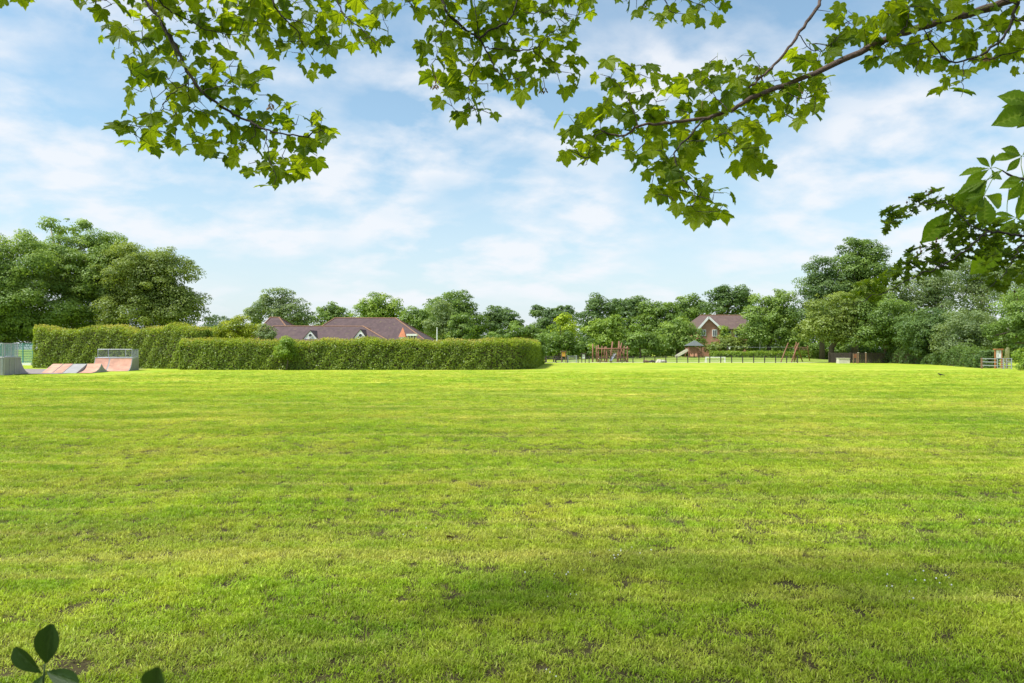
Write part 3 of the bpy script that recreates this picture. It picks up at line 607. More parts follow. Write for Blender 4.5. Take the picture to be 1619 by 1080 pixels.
def brick_house():
    d = 108; o = Vector((GX(1135, d), d, 0)); z = lambda py, dd=d: EYE+(HY-py)/FX*dd
    root = empty('brick_house', o, 'red brick house with brown tile roof and white-edged gable among trees', 'house')
    ze = z(519); zr = z(498.5, 112)
    x0, x1 = GX(1097, d), GX(1186, d)
    MB(o).box((x0+.3, d+.4, -.05), (x1-.3, d+8, ze)).build('wall', BRICK, root)
    m = MB(o); A = (GX(1107, 112), 112.2, zr); B = (GX(1176, 112), 112.2, zr); e = [(x0-.3, d, ze-.1), (x1+.3, d, ze-.1), (x1+.3, d+8.4, ze-.1), (x0-.3, d+8.4, ze-.1)]
    lo = [(p[0], p[1], p[2]-.15) for p in e]
    m.add([A, B]+e+lo, [(2, 3, 1, 0), (3, 4, 1), (4, 5, 0, 1), (5, 2, 0), (2, 6, 7, 3), (3, 7, 8, 4), (4, 8, 9, 5), (5, 9, 6, 2), (6, 9, 8, 7)])
    r = m.build('roof', TILE2, root); MB(o).tube([A, B], .1, 6).build('ridge_tiles', RIDGE, r)
    # projecting gable
    dg = 105.4; ap = P(1119.5, 502.5, dg); l = P(1104, 518.5, dg); rr = P(1138.5, 521.5, dg); l.z = rr.z = (l.z+rr.z)/2
    gl = Vector((l.x, dg, 0)); gr = Vector((rr.x, dg, 0)); bk = Vector((0, 5.5, 0)); up = Vector((0, 0, .02))
    MB(o).add([gl, gr, rr, ap, l, gl+bk, gr+bk, rr+bk, ap+bk, l+bk], [(0, 1, 2, 3, 4), (1, 6, 7, 2), (0, 4, 9, 5), (5, 9, 8, 7, 6)]).build('gable_wall', BRICK, root)
    for s_, c in ((-1, l), (1, rr)):
        out = (c-ap).normalized()*.45; a2 = ap+Vector((0, -.35, .06)); c2 = c+out+Vector((0, -.35, .06))
        th = Vector((0, 0, .16)); g = MB(o).add([a2, c2, c2+bk, a2+bk, a2+th, c2+th, c2+bk+th, a2+bk+th], [(0, 1, 2, 3), (4, 7, 6, 5), (0, 4, 5, 1), (1, 5, 6, 2), (2, 6, 7, 3), (3, 7, 4, 0)]).build('gable_roof', TILE2, root)
        MB(o).bar(a2+Vector((0, -.05, .02)), c2+Vector((0, -.05, .02)), .06, .30).build('bargeboard', WHITE, g)
    def win(pa, pb, ya, yb, n=2):
        a = P(pa, ya, dg); b = P(pb, yb, dg); f = MB(o).box((a.x, dg-.08, b.z), (b.x, dg-.01, a.z)).build('window', WHITE, root)
        w = (b.x-a.x-.12*(n+1))/n
        for i in range(n):
            xx = a.x+.12+i*(w+.12); MB(o).box((xx, dg-.11, b.z+.12), (xx+w, dg-.085, a.z-.12)).build('pane', GLASS, f)
    win(1126, 1133.5, 521, 532); win(1107.5, 1116, 521, 531)
    for px in (1152, 1168):
        a = P(px-5, 519, d); b = P(px+5, 533, d)
        f = MB(o).box((a.x, d+.30, b.z), (b.x, d+.38, a.z)).build('window', WHITE, root); MB(o).box((a.x+.12, d+.27, b.z+.12), (b.x-.12, d+.295, a.z-.12)).build('pane', GLASS, f)
brick_house()

# ================================================================== SKATE PARK
def transition(h, run, n=10):  # concave curve: flat at the foot, steep at the lip
    return [(run*math.sin(a)/math.sin(1.15), h*(1-math.cos(a))/(1-math.cos(1.15))) for a in [1.15*i/n for i in range(n+1)]]
def rail(root, o, pts, zb, h, posts):
    for p in posts: MB(o).tube([(p[0], p[1], zb-.02), (p[0], p[1], zb+h)], .028, 6).build('rail_post', STEEL, root)
    m = MB(o); m.tube([(p[0], p[1], zb+h) for p in pts], .028, 6); m.tube([(p[0], p[1], zb+.06) for p in pts], .022, 6); m.build('handrail', STEEL, root)
    m = MB(o)
    for a, b in zip(pts[:-1], pts[1:]):
        a = Vector((a[0], a[1], 0)); b = Vector((b[0], b[1], 0)); L = (b-a).length; n = max(2, int(L/.075))
        for i in range(n+1):
            q = a.lerp(b, i/n); m.bar((q.x, q.y, zb+.06), (q.x, q.y, zb+h), .008)
        for i in range(1, int(h/.1)): m.bar((a.x, a.y, zb+.06+i*.1), (b.x, b.y, zb+.06+i*.1), .008)
    m.build('mesh_panel', STEEL, root)
PARK = 15.5
def left_quarter():
    o = Vector((GX(48, 48.3), 48.3, 0)); h = 1.14; run = 1.7; xr = -run; x0 = -4.2; y1 = 4.8
    root = empty('quarter_pipe', o, 'grey panelled quarter pipe with railing, cut off by the left edge', 'skate ramp', rz=R(90+PARK))
    prof = [(-px, pz+.012) for px, pz in transition(h, run)[::-1]]
    sec = [(x0, 0), (x0, h)]+prof+[(0, 0)]
    n = len(sec); vs = [(x, 0, z) for x, z in sec]+[(x, y1, z) for x, z in sec]
    MB().add(vs, [tuple(range(n)), tuple(reversed(range(n, 2*n)))]+[(i, i+n, (i+1) % n+n, (i+1) % n) for i in range(n)]).build('body', CONC, root)
    for i in range(4): MB().box((x0+.02+i*.83, -.022, .02), (x0+.08+i*.83, -.002, h-.05)).build('side_rib', STEEL, root)
    MB().box((x0, -.03, h-.05), (xr, -.002, h+.03)).build('deck_edge', STEEL, root)
    for i in range(5): MB().box((x0-.022, .05+i*1.1, .02), (x0-.002, .11+i*1.1, h-.05)).build('side_rib', STEEL, root)
    q = MB(); sv = [(x, .05, z+.012) for x, z in prof]+[(x, y1-.05, z+.012) for x, z in prof]; k = len(prof)
    q.add(sv, [(i, i+k, i+k+1, i+1) for i in range(k-1)]).build('riding_face', PINK, root)
    xa = xr-.05
    rail(root, (0, 0, 0), [(x0, y1-.1), (x0, .06), (xa-.12, .06), (xa, .18), (xa, .9)], h, .93, [(x0, .06), (x0+1.3, .06), (xa-.12, .06), (x0, 1.9), (x0, 3.8), (xa, .9)])
left_quarter()
def right_quarter():
    h = .98; run = 1.35; o = Vector((GX(202, 52.4), 52.4, 0))
    root = empty('quarter_pipe', o, 'pink-faced quarter pipe with railed deck in front of the tall hedge', 'skate ramp', rz=R(PARK))
    def block(xa, xb, y0, yb, face=True):
        tr = transition(h, run); sec = [(y0+a, z) for a, z in tr]+[(yb, h), (yb, 0)]; n = len(sec)
        vs = [(xa, y, z) for y, z in sec]+[(xb, y, z) for y, z in sec]
        MB().add(vs, [tuple(range(n)), tuple(reversed(range(n, 2*n)))]+[(i, (i+1) % n, (i+1) % n+n, i+n) for i in range(n)]).build('body', CONC, root)
        sv = [(xa+.05, y0+a, z+.014) for a, z in tr]+[(xb-.05, y0+a, z+.014) for a, z in tr]; k = len(tr)
        MB().add(sv, [(i, i+1, i+k+1, i+k) for i in range(k-1)]).build('riding_face', PINK, root)
        MB().tube([(xa, y0+run, h+.02), (xb, y0+run, h+.02)], .03, 6).build('coping', STEEL, root)
    block(-1.6, 0, 0, 3.3)
    block(-3.1, -2.05, 1.7, 3.9)
    rail(root, (0, 0, 0), [(-3.1, 3.8), (-.05, 3.25), (-.05, run+.1)], h, .70, [(-3.1, 3.8), (-2.3, 3.65), (-1.0, 3.43), (-.05, 3.25), (-.05, run+.1)])
right_quarter()
def funbox():
    h = .62; o = Vector((GX(145, 48.5), 48.5, 0)); root = empty('funbox_ramp', o, 'low ramp of pink and grey panels between the two quarter pipes', 'skate ramp', rz=R(PARK-6)); run = 1.7
    xs_ = [-3.3, -2.55, -1.9, -1.0, 0]
    for i in range(4):
        xa, xb = xs_[i]+.012, xs_[i+1]-.012
        tr = transition(h, run) if i == 3 else [(0, 0), (run, h)]
        back = [(2*run-a, z) for a, z in reversed(tr)]; sec = tr+back[1:]
        n = len(sec); vs = [(xa, y, z) for y, z in sec]+[(xb, y, z) for y, z in sec]
        MB().add(vs, [tuple(range(n)), tuple(reversed(range(n, 2*n)))]+[(k, (k+1) % n, (k+1) % n+n, k+n) for k in range(n)]).build('body', CONC, root)
        if i != 2:
            sv = [(xa+.03, y, z+.012) for y, z in tr]+[(xb-.03, y, z+.012) for y, z in tr]; k = len(tr)
            MB().add(sv, [(j, j+1, j+k+1, j+k) for j in range(k-1)]).build('riding_face', PINK, root)
funbox()
def court_fence():
    d = 72; o = Vector((GX(-10, d), d, 0)); root = empty('mesh_fence', o, 'teal mesh court fence seen between ramp and hedge at the left', 'fence'); x0, x1 = GX(-10, d), GX(52, d)
    for i in range(5):
        x = x0+(x1-x0)*i/4; MB(o).box((x-.04, d-.04, -.05), (x+.04, d+.04, 2.35)).build('post', TEAL, root)
    m = MB(o)
    for i in range(60): x = x0+(x1-x0)*i/59; m.bar((x, d, .1), (x, d, 2.3), .035, .01)
    for i in range(9): m.bar((x0, d, .15+i*.26), (x1, d, .15+i*.26), .01, .04)
    m.build('mesh_panel', TEAL, root)
    MB(o).box((x0, d-.3, -.05), (x1, d-.1, .25)).build('kerb', WHITE, root)
court_fence()
p_ = P(691, 518, 63); o_ = Vector((p_.x, 63, 0)); q_ = empty('flagpole', o_, 'thin white pole rising behind the long hedge', 'pole')
MB(o_).tube([(o_.x, 63, -.1), (o_.x, 63, p_.z-.05)], [.06, .045], 8).build('shaft', WHITE, q_); MB(o_).tube([(o_.x, 63, p_.z-.05), (o_.x, 63, p_.z)], .07, 8).build('cap', WHITE, q_)

# ================================================================== PLAYGROUND
def play_fence():
    d = 84.5; x0 = GX(862, d); o = Vector((x0, d, 0)); root = empty('low_fence', o, 'low dark post and wire fence along the front of the playground', 'fence')
    dx = 17.35/FX*d; n = int((GX(1275, d)-x0)/dx); pm = None
    for i in range(n+1):
        x = x0+i*dx
        if pm is None:
            b = MB(o).box((x-.05, d-.05, -.1), (x+.05, d+.05, .86)); pm = b.build('post', DARKW, root)
        else:
            c = pm.copy(); col.objects.link(c); c.parent = root; c.location = (i*dx, 0, 0)
            c.rotation_euler = (R(random.uniform(-2, 2)), R(random.uniform(-2, 2)), 0)
    xe = x0+n*dx
    for z in (.80, .45): MB(o).bar((x0, d-.07, z), (xe, d-.07, z), .03, .035).build('rail', DARKW, root)
    m = MB(o)
    for z in (.15, .30, .60): m.bar((x0, d-.06, z), (xe, d-.06, z), .010)
    m.build('wires', STEEL, root)
play_fence()
C5 = lambda x, y, d: P(840+x/6.227, 500+y/6.227, d)
C6 = lambda x, y, d: P(1060+x/6.227, 460+y/6.227, d)
def climbing_frame():
    d = 88.5; o = C5(800, 460, d); o.z = 0; root = empty('log_climbing_frame', o, 'reddish log climbing frame with leaning poles and ropes behind the low fence', 'climbing frame')
    posts = [(605, 275, 605, 0, 0.16), (640, 290, 640, 2.2, .13), (660, 283, 657, 0, .17), (697, 292, 693, 1.8, .13), (735, 298, 742, 0, .18), (800, 250, 782, 1.2, .20), (865, 245, 848, 0, .20), (880, 300, 878, 2.4, .14), (915, 292, 912, 1.6, .14), (945, 295, 948, 0, .17), (720, 300, 722, 2.6, .12), (860, 268, 940, .6, .15), (890, 262, 850, 2.0, .14)]
    for xt, yt, xb, dd, w in posts:
        a = C5(xb, 460, d+dd); a.z = -.05; b = C5(xt, yt, d+dd); MB(o).tube([a, a.lerp(b, .5)+Vector((random.uniform(-.04, .04), 0, 0)), b], [w*.62, w*.55, w*.45], 8).build('post', LOG, root, True)
    for (xa, ya, xb, yb, da, db) in ((640, 320, 968, 318, 0, 0), (650, 322, 960, 320, 2.0, 2.0), (735, 318, 730, 318, 0, 2.5), (660, 318, 660, 318, 0, 2.3), (945, 318, 945, 318, 0, 2.2), (650, 408, 750, 404, .4, .4), (845, 405, 960, 408, .4, .4), (655, 440, 745, 445, .3, .3), (845, 440, 950, 438, .6, .6)):
        MB(o).tube([C5(xa, ya, d+da-.1), C5(xb, yb, d+db-.1)], .07, 8).build('beam', LOG, root, True)
    m = MB(o)
    for i in range(8): m.tube([C5(755+i*12, 322, d+.5), C5(750+i*13, 440, d+.5)], .018, 4)
    for j in range(6): m.tube([C5(752, 340+j*20, d+.5), C5(848, 338+j*20, d+.5)], .018, 4)
    m.build('rope_net', MIDW, root)
    a = C5(780, 405, d+1); b = C5(840, 410, d+2.5); MB(o).box((a.x, d+.6, a.z-.08), (b.x, d+2.2, a.z)).build('platform', DARKW, root)
    MB(o).add([C5(770, 440, d-.2), C5(790, 440, d-.2), C5(835, 370, d+1), C5(815, 370, d+1)], [(0, 1, 2, 3)]).tube([C5(770, 440, d-.2), C5(815, 370, d+1)], .05, 6).tube([C5(790, 440, d-.2), C5(835, 370, d+1)], .05, 6).build('ladder', STEEL, root)
climbing_frame()
def tower():
    d = 97; zb = mound_z(GX(1097, d), d); o = C6(250, 660, d); o.z = zb
    root = empty('play_tower', o, 'timber play tower with dark pyramid roof and pale slide on the grass bank', 'play tower')
    x0, x1 = C6(182, 0, d).x, C6(305, 0, d).x; y0, y1 = d, d+1.9; ze = C6(0, 540, d).z; za = C6(0, 484, d).z; zf = C6(0, 612, d).z; zt = C6(0, 552, d).z; xm = C6(268, 0, d).x
    for x in (x0, xm, x1):
        for y in (y0, y1): MB(o).tube([(x, y, zb-.2), (x, y, ze+.02)], .075, 7).build('post', LOG, root)
    a = C6(168, 0, d).x; b = C6(328, 0, d).x; mx_ = (a+b)/2+.1; my = (y0+y1)/2
    MB(o).add([(a, y0-.35, ze), (b, y0-.35, ze), (b, y1+.35, ze), (a, y1+.35, ze), (mx_, my, za)], [(0, 1, 4), (1, 2, 4), (2, 3, 4), (3, 0, 4), (3, 2, 1, 0)]).build('roof', ROOFS, root)
    MB(o).box((x0-.05, y0-.05, zf-.06), (x1+.05, y1, zf)).build('platform', DARKW, root)
    n = 8; w = (xm-x0)/n
    for i in range(n): MB(o).box((x0+i*w+.008, y0-.09, zf+.005), (x0+(i+1)*w-.008, y0-.055, zt+random.uniform(-.02, .02))).build('wall_board', LOG, root)
    MB(o).box((x0-.02, y0+.1, zf), (x0+.02, y1-.1, zt)).build('side_panel', LOG, root)
    s0 = C6(180, 585, d); s1 = C6(82, 662, d-1.2); s1.z = mound_z(s1.x, d-1.2)+.12; dy = Vector((0, .6, 0)); up = Vector((0, 0, .22))
    sl0 = Vector((s0.x, y0+.3, s0.z)); sl1 = Vector((s1.x, y0+.3, s1.z)); 
    MB(o).add([sl0, sl0+dy, sl1+dy, sl1], [(0, 1, 2, 3)]).add([sl0-Vector((0,0,.03)), sl0+dy-Vector((0,0,.03)), sl1+dy-Vector((0,0,.03)), sl1-Vector((0,0,.03))], [(3, 2, 1, 0)]).bar(sl0+up*.4, sl1+up*.4, .05, .34).bar(sl0+dy+up*.4, sl1+dy+up*.4, .05, .34).build('slide', SLIDE, root)
    pts = [C6(232, 552, d-.15), C6(262, 556, d-.3), C6(295, 580, d-.4), C6(322, 620, d-.4), C6(338, 664, d-.4)]
    MB(o).tube(pts, .05, 6).build('curved_rail', MIDW, root); MB(o).tube([p+Vector((0, .9, 0)) for p in pts], .05, 6).build('curved_rail', MIDW, root)
    for i in range(1, 5):
        q = pts[2].lerp(pts[4], i/5); MB(o).tube([q, q+Vector((0, .9, 0))], .03, 5).build('rung', MIDW, root)
tower()
def zipline():
    d = 88; o = C6(1215, 718, d); o.z = 0; root = empty('zip_line', o, 'zip line with leaning log frames and a cable right of the play tower', 'zip line')
    for (xt, yt, xb, yb, da, db, w) in ((1160, 510, 1085, 718, 1.5, 0, .10), (1262, 512, 1190, 718, .8, 0, .12), (1240, 505, 1218, 718, .8, 2, .12), (1250, 560, 1302, 668, .8, 3.0, .10), (1225, 540, 1240, 718, 1, 2.6, .09), (1350, 540, 1372, 660, 3, 4, .09)):
        a = C6(xb, yb, d+db); a.z = -.05; MB(o).tube([a, C6((xt+xb)/2-4, (yt+yb)/2, d+(da+db)/2), C6(xt, yt, d+da)], [w*.75, w*.65, w*.5], 8).build('post', LOG, root, True)
    MB(o).tube([C6(1140, 558, d+1.5), C6(1365, 555, d+3)], .045, 6).build('beam', MIDW, root)
    m = MB(o)
    for i in range(6): m.tube([C6(1275+i*13, 557, d+2.5), C6(1270+i*13, 582, d+2.5)], .03, 5)
    m.build('hanging_ropes', MIDW, root)
    MB(o).tube([C6(560, 549, d+10), C6(850, 556, d+6), C6(1150, 553, d+1.5)], .010, 4).build('cable', STEEL, root)
    MB(o).tube([C6(583, 556, d+9.7), C6(583, 574, d+9.7)], [.14, .09], 8).build('seat_disc', WHITE, root)
    e = C6(560, 0, d+10); MB(o).tube([(e.x, d+10, mound_z(e.x, d+10)-.1), (e.x, d+10, C6(0, 540, d+10).z)], .06, 6).build('end_post', DARKW, root)
zipline()
def goal():
    d = 86.2; o = C6(440, 718, d); o.z = 0; root = empty('small_goal', o, 'small white football goal behind the low fence', 'goal')
    xa, xb = C6(350, 0, d).x, C6(536, 0, d).x; zt = C6(0, 657, d).z
    for x in (xa, xb): MB(o).box((x-.05, d-.05, -.02), (x+.05, d+.05, zt)).build('goal_post', WHITE, root)
    MB(o).box((xa-.05, d-.052, zt), (xb+.05, d+.052, zt+.09)).build('crossbar', WHITE, root)
    m = MB(o)
    for x in (xa, xb): m.tube([(x, d, zt), (x, d+.8, 0)], .02, 5)
    for i in range(14): x = xa+(xb-xa)*i/13; m.bar((x, d+.02, zt), (x, d+.8, 0), .006)
    for i in range(1, 8): m.bar((xa, d+.1*i, zt*(1-i/8)), (xb, d+.1*i, zt*(1-i/8)), .006)
    m.build('net', WHITE, root)
goal()
def pole():
    d = 99; a = C6(880, 610, d); o = Vector((a.x, d, mound_z(a.x, d))); root = empty('tall_pole', o, 'thin pale upright pole standing behind the zip line cable', 'pole')
    MB(o).tube([(a.x, d, o.z-.2), (a.x, d, C6(0, 420, d).z)], [.07, .05], 8).build('shaft', simple('pale_pole', (.5, .48, .42), .6), root)
    MB(o).tube([(a.x, d, C6(0, 422, d).z), (a.x, d, C6(0, 417, d).z)], .075, 8).build('cap', STEEL, root)
pole()
def board(label, cx, y0, y1, w, d, panel, frame, name='notice_board', paper=False, cat='notice board', roof=True):
    a = P(cx, y0, d); o = Vector((a.x, d, 0)); root = empty(name, o, label, cat); hw = w/2/FX*d; zt = a.z; zb = P(cx, y1, d).z
    for s_ in (-1, 1): MB(o).box((a.x+s_*hw-.05, d-.05, -.1), (a.x+s_*hw+.05, d+.05, zt)).build('post', frame, root)
    MB(o).box((a.x-hw+.05, d-.03, zb), (a.x+hw-.05, d+.03, zt-.06)).build('panel', panel, root)
    if roof: MB(o).box((a.x-hw-.12, d-.12, zt), (a.x+hw+.12, d+.12, zt+.09)).build('roof', frame, root)
    if paper:
        MB(o).box((a.x-hw*.35, d-.040, zb+.12), (a.x-hw*.05, d-.033, zb+.32)).build('poster', simple('grey_print', (.35, .36, .38), .7), root)
        MB(o).box((a.x+hw*.05, d-.040, zb+.42), (a.x+hw*.5, d-.033, zb+.68)).build('poster', simple('grey_print', (.5, .45, .42), .7), root)
    return root
board('ochre play panel on dark posts by the left end of the playground fence', 891, 556, 564, 6.5, 86.5, YEL, MIDW, 'activity_board', cat='play board')
board('white notice board with brown roof on two dark posts beside the climbing frame', 922.6, 559.5, 567, 5.5, 85.6, WHITE, DARKW, paper=True)
board('orange-brown notice board with white paper behind the metal gate', 1578.5, 553, 566, 10, 59.6, WHITE, simple('orange_wood', (.36, .14, .05), .7, nz=.3), paper=True)
board('small rust-brown sign board under the right-hand trees', 1352, 559, 566, 5, 81, simple('rust_panel', (.28, .10, .05), .8), MIDW, 'small_sign', cat='sign', roof=False)
def bench(label, cx, d, l, rz=0, z0=0):
    o = Vector((GX(cx, d), d, z0)); root = empty('picnic_table', o, label, 'picnic table', rz=0); hx = l/2
    B = lambda a, b: MB((0, 0, 0)).box(a, b)
    def add(m, nm): ob = m.build(nm, DARKW, root); ob.location = (0, 0, 0); return ob
    add(B((-hx, -.35, .70), (hx, .35, .75)), 'table_top')
    for s_ in (-1, 1):
        add(B((-hx, s_*.7-.13, .42), (hx, s_*.7+.13, .46)), 'seat')
        add(MB((0, 0, 0)).bar((s_*hx*.7, -.8, 0), (s_*hx*.7, -.15, .70), .08).bar((s_*hx*.7, .8, 0), (s_*hx*.7, .15, .70), .08), 'leg_frame')
        add(MB((0, 0, 0)).bar((s_*hx*.7, -.82, .38), (s_*hx*.7, .82, .38), .07), 'cross_brace')
bench('dark picnic table nearest the hedge end in the playground', 871, 87.4, 1.7)
bench('dark picnic table in the playground left of the ochre panel', 882, 90.2, 1.6)
def gate_small():
    d = 86.9; x0, x1 = GX(898, d), GX(911.5, d); o = Vector((x0, d, 0)); root = empty('grey_gate', o, 'pale grey metal gate between ochre panel and notice board', 'gate')
    for x in (x0, x1): MB(o).box((x-.05, d-.05, -.05), (x+.05, d+.05, .92)).build('gate_post', STEEL, root)
    m = MB(o)
    for i in range(1, 9): x = x0+(x1-x0)*i/9; m.bar((x, d, .1), (x, d, .82), .025)
    m.build('bars', STEEL, root)
    for z in (.1, .82): MB(o).bar((x0, d, z), (x1, d, z), .04).build('rail', STEEL, root)
gate_small()
def logs():
    rg = random.Random(4)
    for i, (a, b, y, lab, mt) in enumerate(((1018, 1028, 573.4, 'grey-brown log lying in the play area left of the pale boulder', MIDW), (1029, 1037, 573, 'short dark log lying right next to the pale boulder', DARKW), (1046, 1055, 573.4, 'bleached log lying right of the pale boulder', STONE))):
        d = 85.9+.2*i; p = P(a, y, d); q = P(b, y-.4, d); o = Vector((p.x, d, 0)); r = .16; p.z = q.z = r*.85; q.y += .5
        ob = MB(o).tube([p, p.lerp(q, .3)+Vector((0, 0, .05)), p.lerp(q, .7)+Vector((0, 0, -.02)), q], [r, r*1.1, r*.9, r*.75], 9).build('log', mt, None, True)
        tag(ob, lab, 'log', 'logs and boulders in the playground')
    d = 86; o = Vector((GX(1042, d), d, 0)); vs = []; fs = []
    for j in range(6):
        for k in range(9):
            ph = math.pi*j/5*.5; th = 2*math.pi*k/9; rr = .34*math.cos(ph)*(1+.15*math.sin(3*th+j)); vs.append((o.x+rr*math.cos(th)*1.3, o.y+rr*math.sin(th), .42*math.sin(ph)*(1+.1*math.sin(2*th))))
    for j in range(5):
        for k in range(9): fs.append((j*9+k, j*9+(k+1) % 9, (j+1)*9+(k+1) % 9, (j+1)*9+k))
    ob = MB(o).add(vs, fs).build('boulder', STONE); tag(ob, 'pale rounded boulder between the logs beyond the low fence', 'boulder', 'logs and boulders in the playground')
logs()
# ---- right side: board fence, block, gate
def board_fence():
    d0 = Vector((GX(1310, 84), 84, 0)); d1 = Vector((GX(1420, 82), 82, 0)); o = d0.copy(); root = empty('board_fence', o, 'dark close-boarded timber fence in the shade under the right-hand trees', 'fence')
    L = (d1-d0).length; dr = (d1-d0)/L; n = int(L/.15); first = None
    for i in range(n):
        h = 1.25+.03*math.sin(i*1.7); a = d0+dr*(i*.15)
        if first is None: first = MB(o).box((a.x, a.y-.012, .03), (a.x+.14, a.y+.012, 1.26)).build('board', DARKW, root)
        else:
            c = first.copy(); col.objects.link(c); c.parent = root; c.location = dr*(i*.15)+Vector((0, .012*(i % 2), .02*math.sin(i*1.7)))
    for i in range(int(L/2.4)+1):
        a = d0+dr*(i*2.4); MB(o).box((a.x-.05, a.y-.12, -.1), (a.x+.05, a.y-.02, 1.32)).build('post', DARKW, root)
board_fence()
def trough():
    d = 81; a = P(1326.5, 567, d); b = P(1344, 575, d); o = Vector(((a.x+b.x)/2, d, 0)); root = empty('concrete_planter', o, 'pale rectangular concrete block on the grass below the right-hand trees', 'concrete block')
    x0, x1, z = a.x, b.x, a.z
    m = MB(o); m.add([(x0, d, 0), (x1, d, 0), (x1, d+.7, 0), (x0, d+.7, 0), (x0+.03, d+.03, z), (x1-.03, d+.03, z), (x1-.03, d+.67, z), (x0+.03, d+.67, z)], [(3, 2, 1, 0), (4, 5, 6, 7), (0, 1, 5, 4), (1, 2, 6, 5), (2, 3, 7, 6), (3, 0, 4, 7)])
    m.build('block', STONE, root); MB(o).box((x0-.02, d-.02, z), (x1+.02, d+.72, z+.07)).build('rim', STONE, root)
trough()
for px, lab in ((1357, 'left of two thin brown stakes under the right-hand trees'), (1369, 'right of two thin brown stakes under the right-hand trees')):
    o = Vector((GX(px, 80.5), 80.5, 0)); r_ = empty('stake', o, lab, 'stake', 'stakes under the right-hand trees')
    MB(o).box((o.x-.05, 80.45, -.1), (o.x+.05, 80.55, 1.25)).build('shaft', MIDW, r_); MB(o).box((o.x-.07, 80.43, 1.25), (o.x+.07, 80.57, 1.31)).build('cap', STONE, r_)
C8 = lambda x, y, d: P(1500+x/13.5, 520+y/13.5, d)
def metal_gate():
    d = 57.6; o = C8(1040, 860, d); o.z = 0; root = empty('metal_gate', o, 'grey tubular metal gate at the right edge of the field', 'gate'); X = lambda c: C8(c, 0, d).x
    zt, zb = .89, .10
    for (x, w) in ((1170, .045), (1340, .045)): MB(o).tube([(X(x), d, -.1), (X(x), d, .93)], w, 8).build('gate_post', STEEL, root)
    for x in (1040, 1235): MB(o).tube([(X(x), d, zb), (X(x), d, zt)], .03, 8).build('upright', STEEL, root)
    for a, b in ((1040, 1170), (1185, 1340)):
        for k in range(5): z = zb+(zt-zb)*k/4; MB(o).tube([(X(a), d, z), (X(b), d, z)], .022, 6).build('rail', STEEL, root)
    y2 = d+1.6
    for x in (985, 1450, 1530): MB(o).box((X(x)-.06, y2-.06, -.1), (X(x)+.06, y2+.06, .95)).build('back_post', MIDW, root)
    for z in (.3, .6, .88): MB(o).bar((X(1340), d+.02, z), (X(1530), y2, z), .03, .06).build('side_rail', STEEL, root)
    for z in (.3, .6, .88): MB(o).bar((X(985), y2, z), (X(1040), d+.02, z), .03, .06).build('side_rail', STEEL, root)
metal_gate()
# ---- bird and dead leaf
def crow():
    d = 42.2; o = Vector((GX(1487, d), d, 0)); root = empty('crow', o, 'small black bird standing on the grass at the right', 'bird')
    m = MB(o); c = o
    m.tube([c+Vector(v) for v in ((.17, 0, .10), (.08, 0, .115), (0, 0, .13), (-.08, 0, .155), (-.115, 0, .185), (-.14, 0, .195), (-.165, 0, .19))], [.012, .035, .052, .042, .030, .026, .010], 9)
    m.tube([c+Vector(v) for v in ((.26, 0, .085), (.15, 0, .11))], [.018, .03], 6); m.build('body', BLACK, root, True)
    MB(o).tube([c+Vector((-.16, 0, .19)), c+Vector((-.205, 0, .180))], [.010, .002], 6).build('beak', BLACK, root)
    for s_ in (-1, 1):
        MB(o).tube([c+Vector((.0, s_*.022, .10)), c+Vector((.01, s_*.024, .05)), c+Vector((0, s_*.025, 0)), c+Vector((-.03, s_*.025, .003))], [.010, .006, .005, .004], 5).build('leg', BLACK, root)
        MB(o).tube([c+Vector((-.05, s_*.045, .15)), c+Vector((.06, s_*.05, .13)), c+Vector((.18, s_*.02, .105))], [.02, .028, .006], 6).build('wing', BLACK, root, True)
crow()

# ================================================================== OVERHANGING BRANCHES
def near_leaf_mat(name, lo, hi, vein, trans=.5, tc_=(1.9, 1.75, .5)):
    m = bpy.data.materials.new(name); m.use_nodes = True; t = m.node_tree; b = t.nodes['Principled BSDF']
    oi = N(t, 'ShaderNodeObjectInfo'); a = N(t, 'ShaderNodeAttribute', attribute_name='vein'); at = N(t, 'ShaderNodeAttribute', attribute_name='tint')
    g = N(t, 'ShaderNodeTexCoord'); nz = noise(t, g.outputs['Object'], 35, 4, .6)
    rnd = math_(t, 'FRACT', math_(t, 'ADD', oi.outputs['Random'], at.outputs['Fac']))
    c = mixc(t, rnd, lo, hi); c = mixc(t, 1.0, c, ramp(t, nz, [(.3, .78), (.7, 1.12)]), 'MULTIPLY')
    v = ramp(t, a.outputs['Fac'], [(0.0, .75), (.07, .35), (.14, 0.0)]); c = mixc(t, v, c, vein)
    t.links.new(c, b.inputs['Base Color']); b.inputs['Roughness'].default_value = .5; b.inputs['Specular IOR Level'].default_value = .3
    bn = N(t, 'ShaderNodeBump'); bn.inputs[0].default_value = .5; bn.inputs[1].default_value = .004
    t.links.new(ramp(t, a.outputs['Fac'], [(0, 0.0), (.12, 1.0)]), bn.inputs['Height']); t.links.new(bn.outputs[0], b.inputs['Normal'])
    tr = N(t, 'ShaderNodeBsdfTranslucent'); t.links.new(mixc(t, 1.0, c, tc_, 'MULTIPLY'), tr.inputs[0])
    mx = N(t, 'ShaderNodeMixShader'); mx.inputs[0].default_value = trans; t.links.new(b.outputs[0], mx.inputs[1]); t.links.new(tr.outputs[0], mx.inputs[2])
    t.links.new(mx.outputs[0], t.nodes['Material Output'].inputs[0]); return m
SYC = near_leaf_mat('sycamore_leaf', (.090, .160, .010), (.270, .350, .016), (.33, .41, .06), trans=.64)
HAW = near_leaf_mat('hawthorn_leaf', (.085, .150, .014), (.190, .280, .024), (.22, .30, .05), trans=.55)
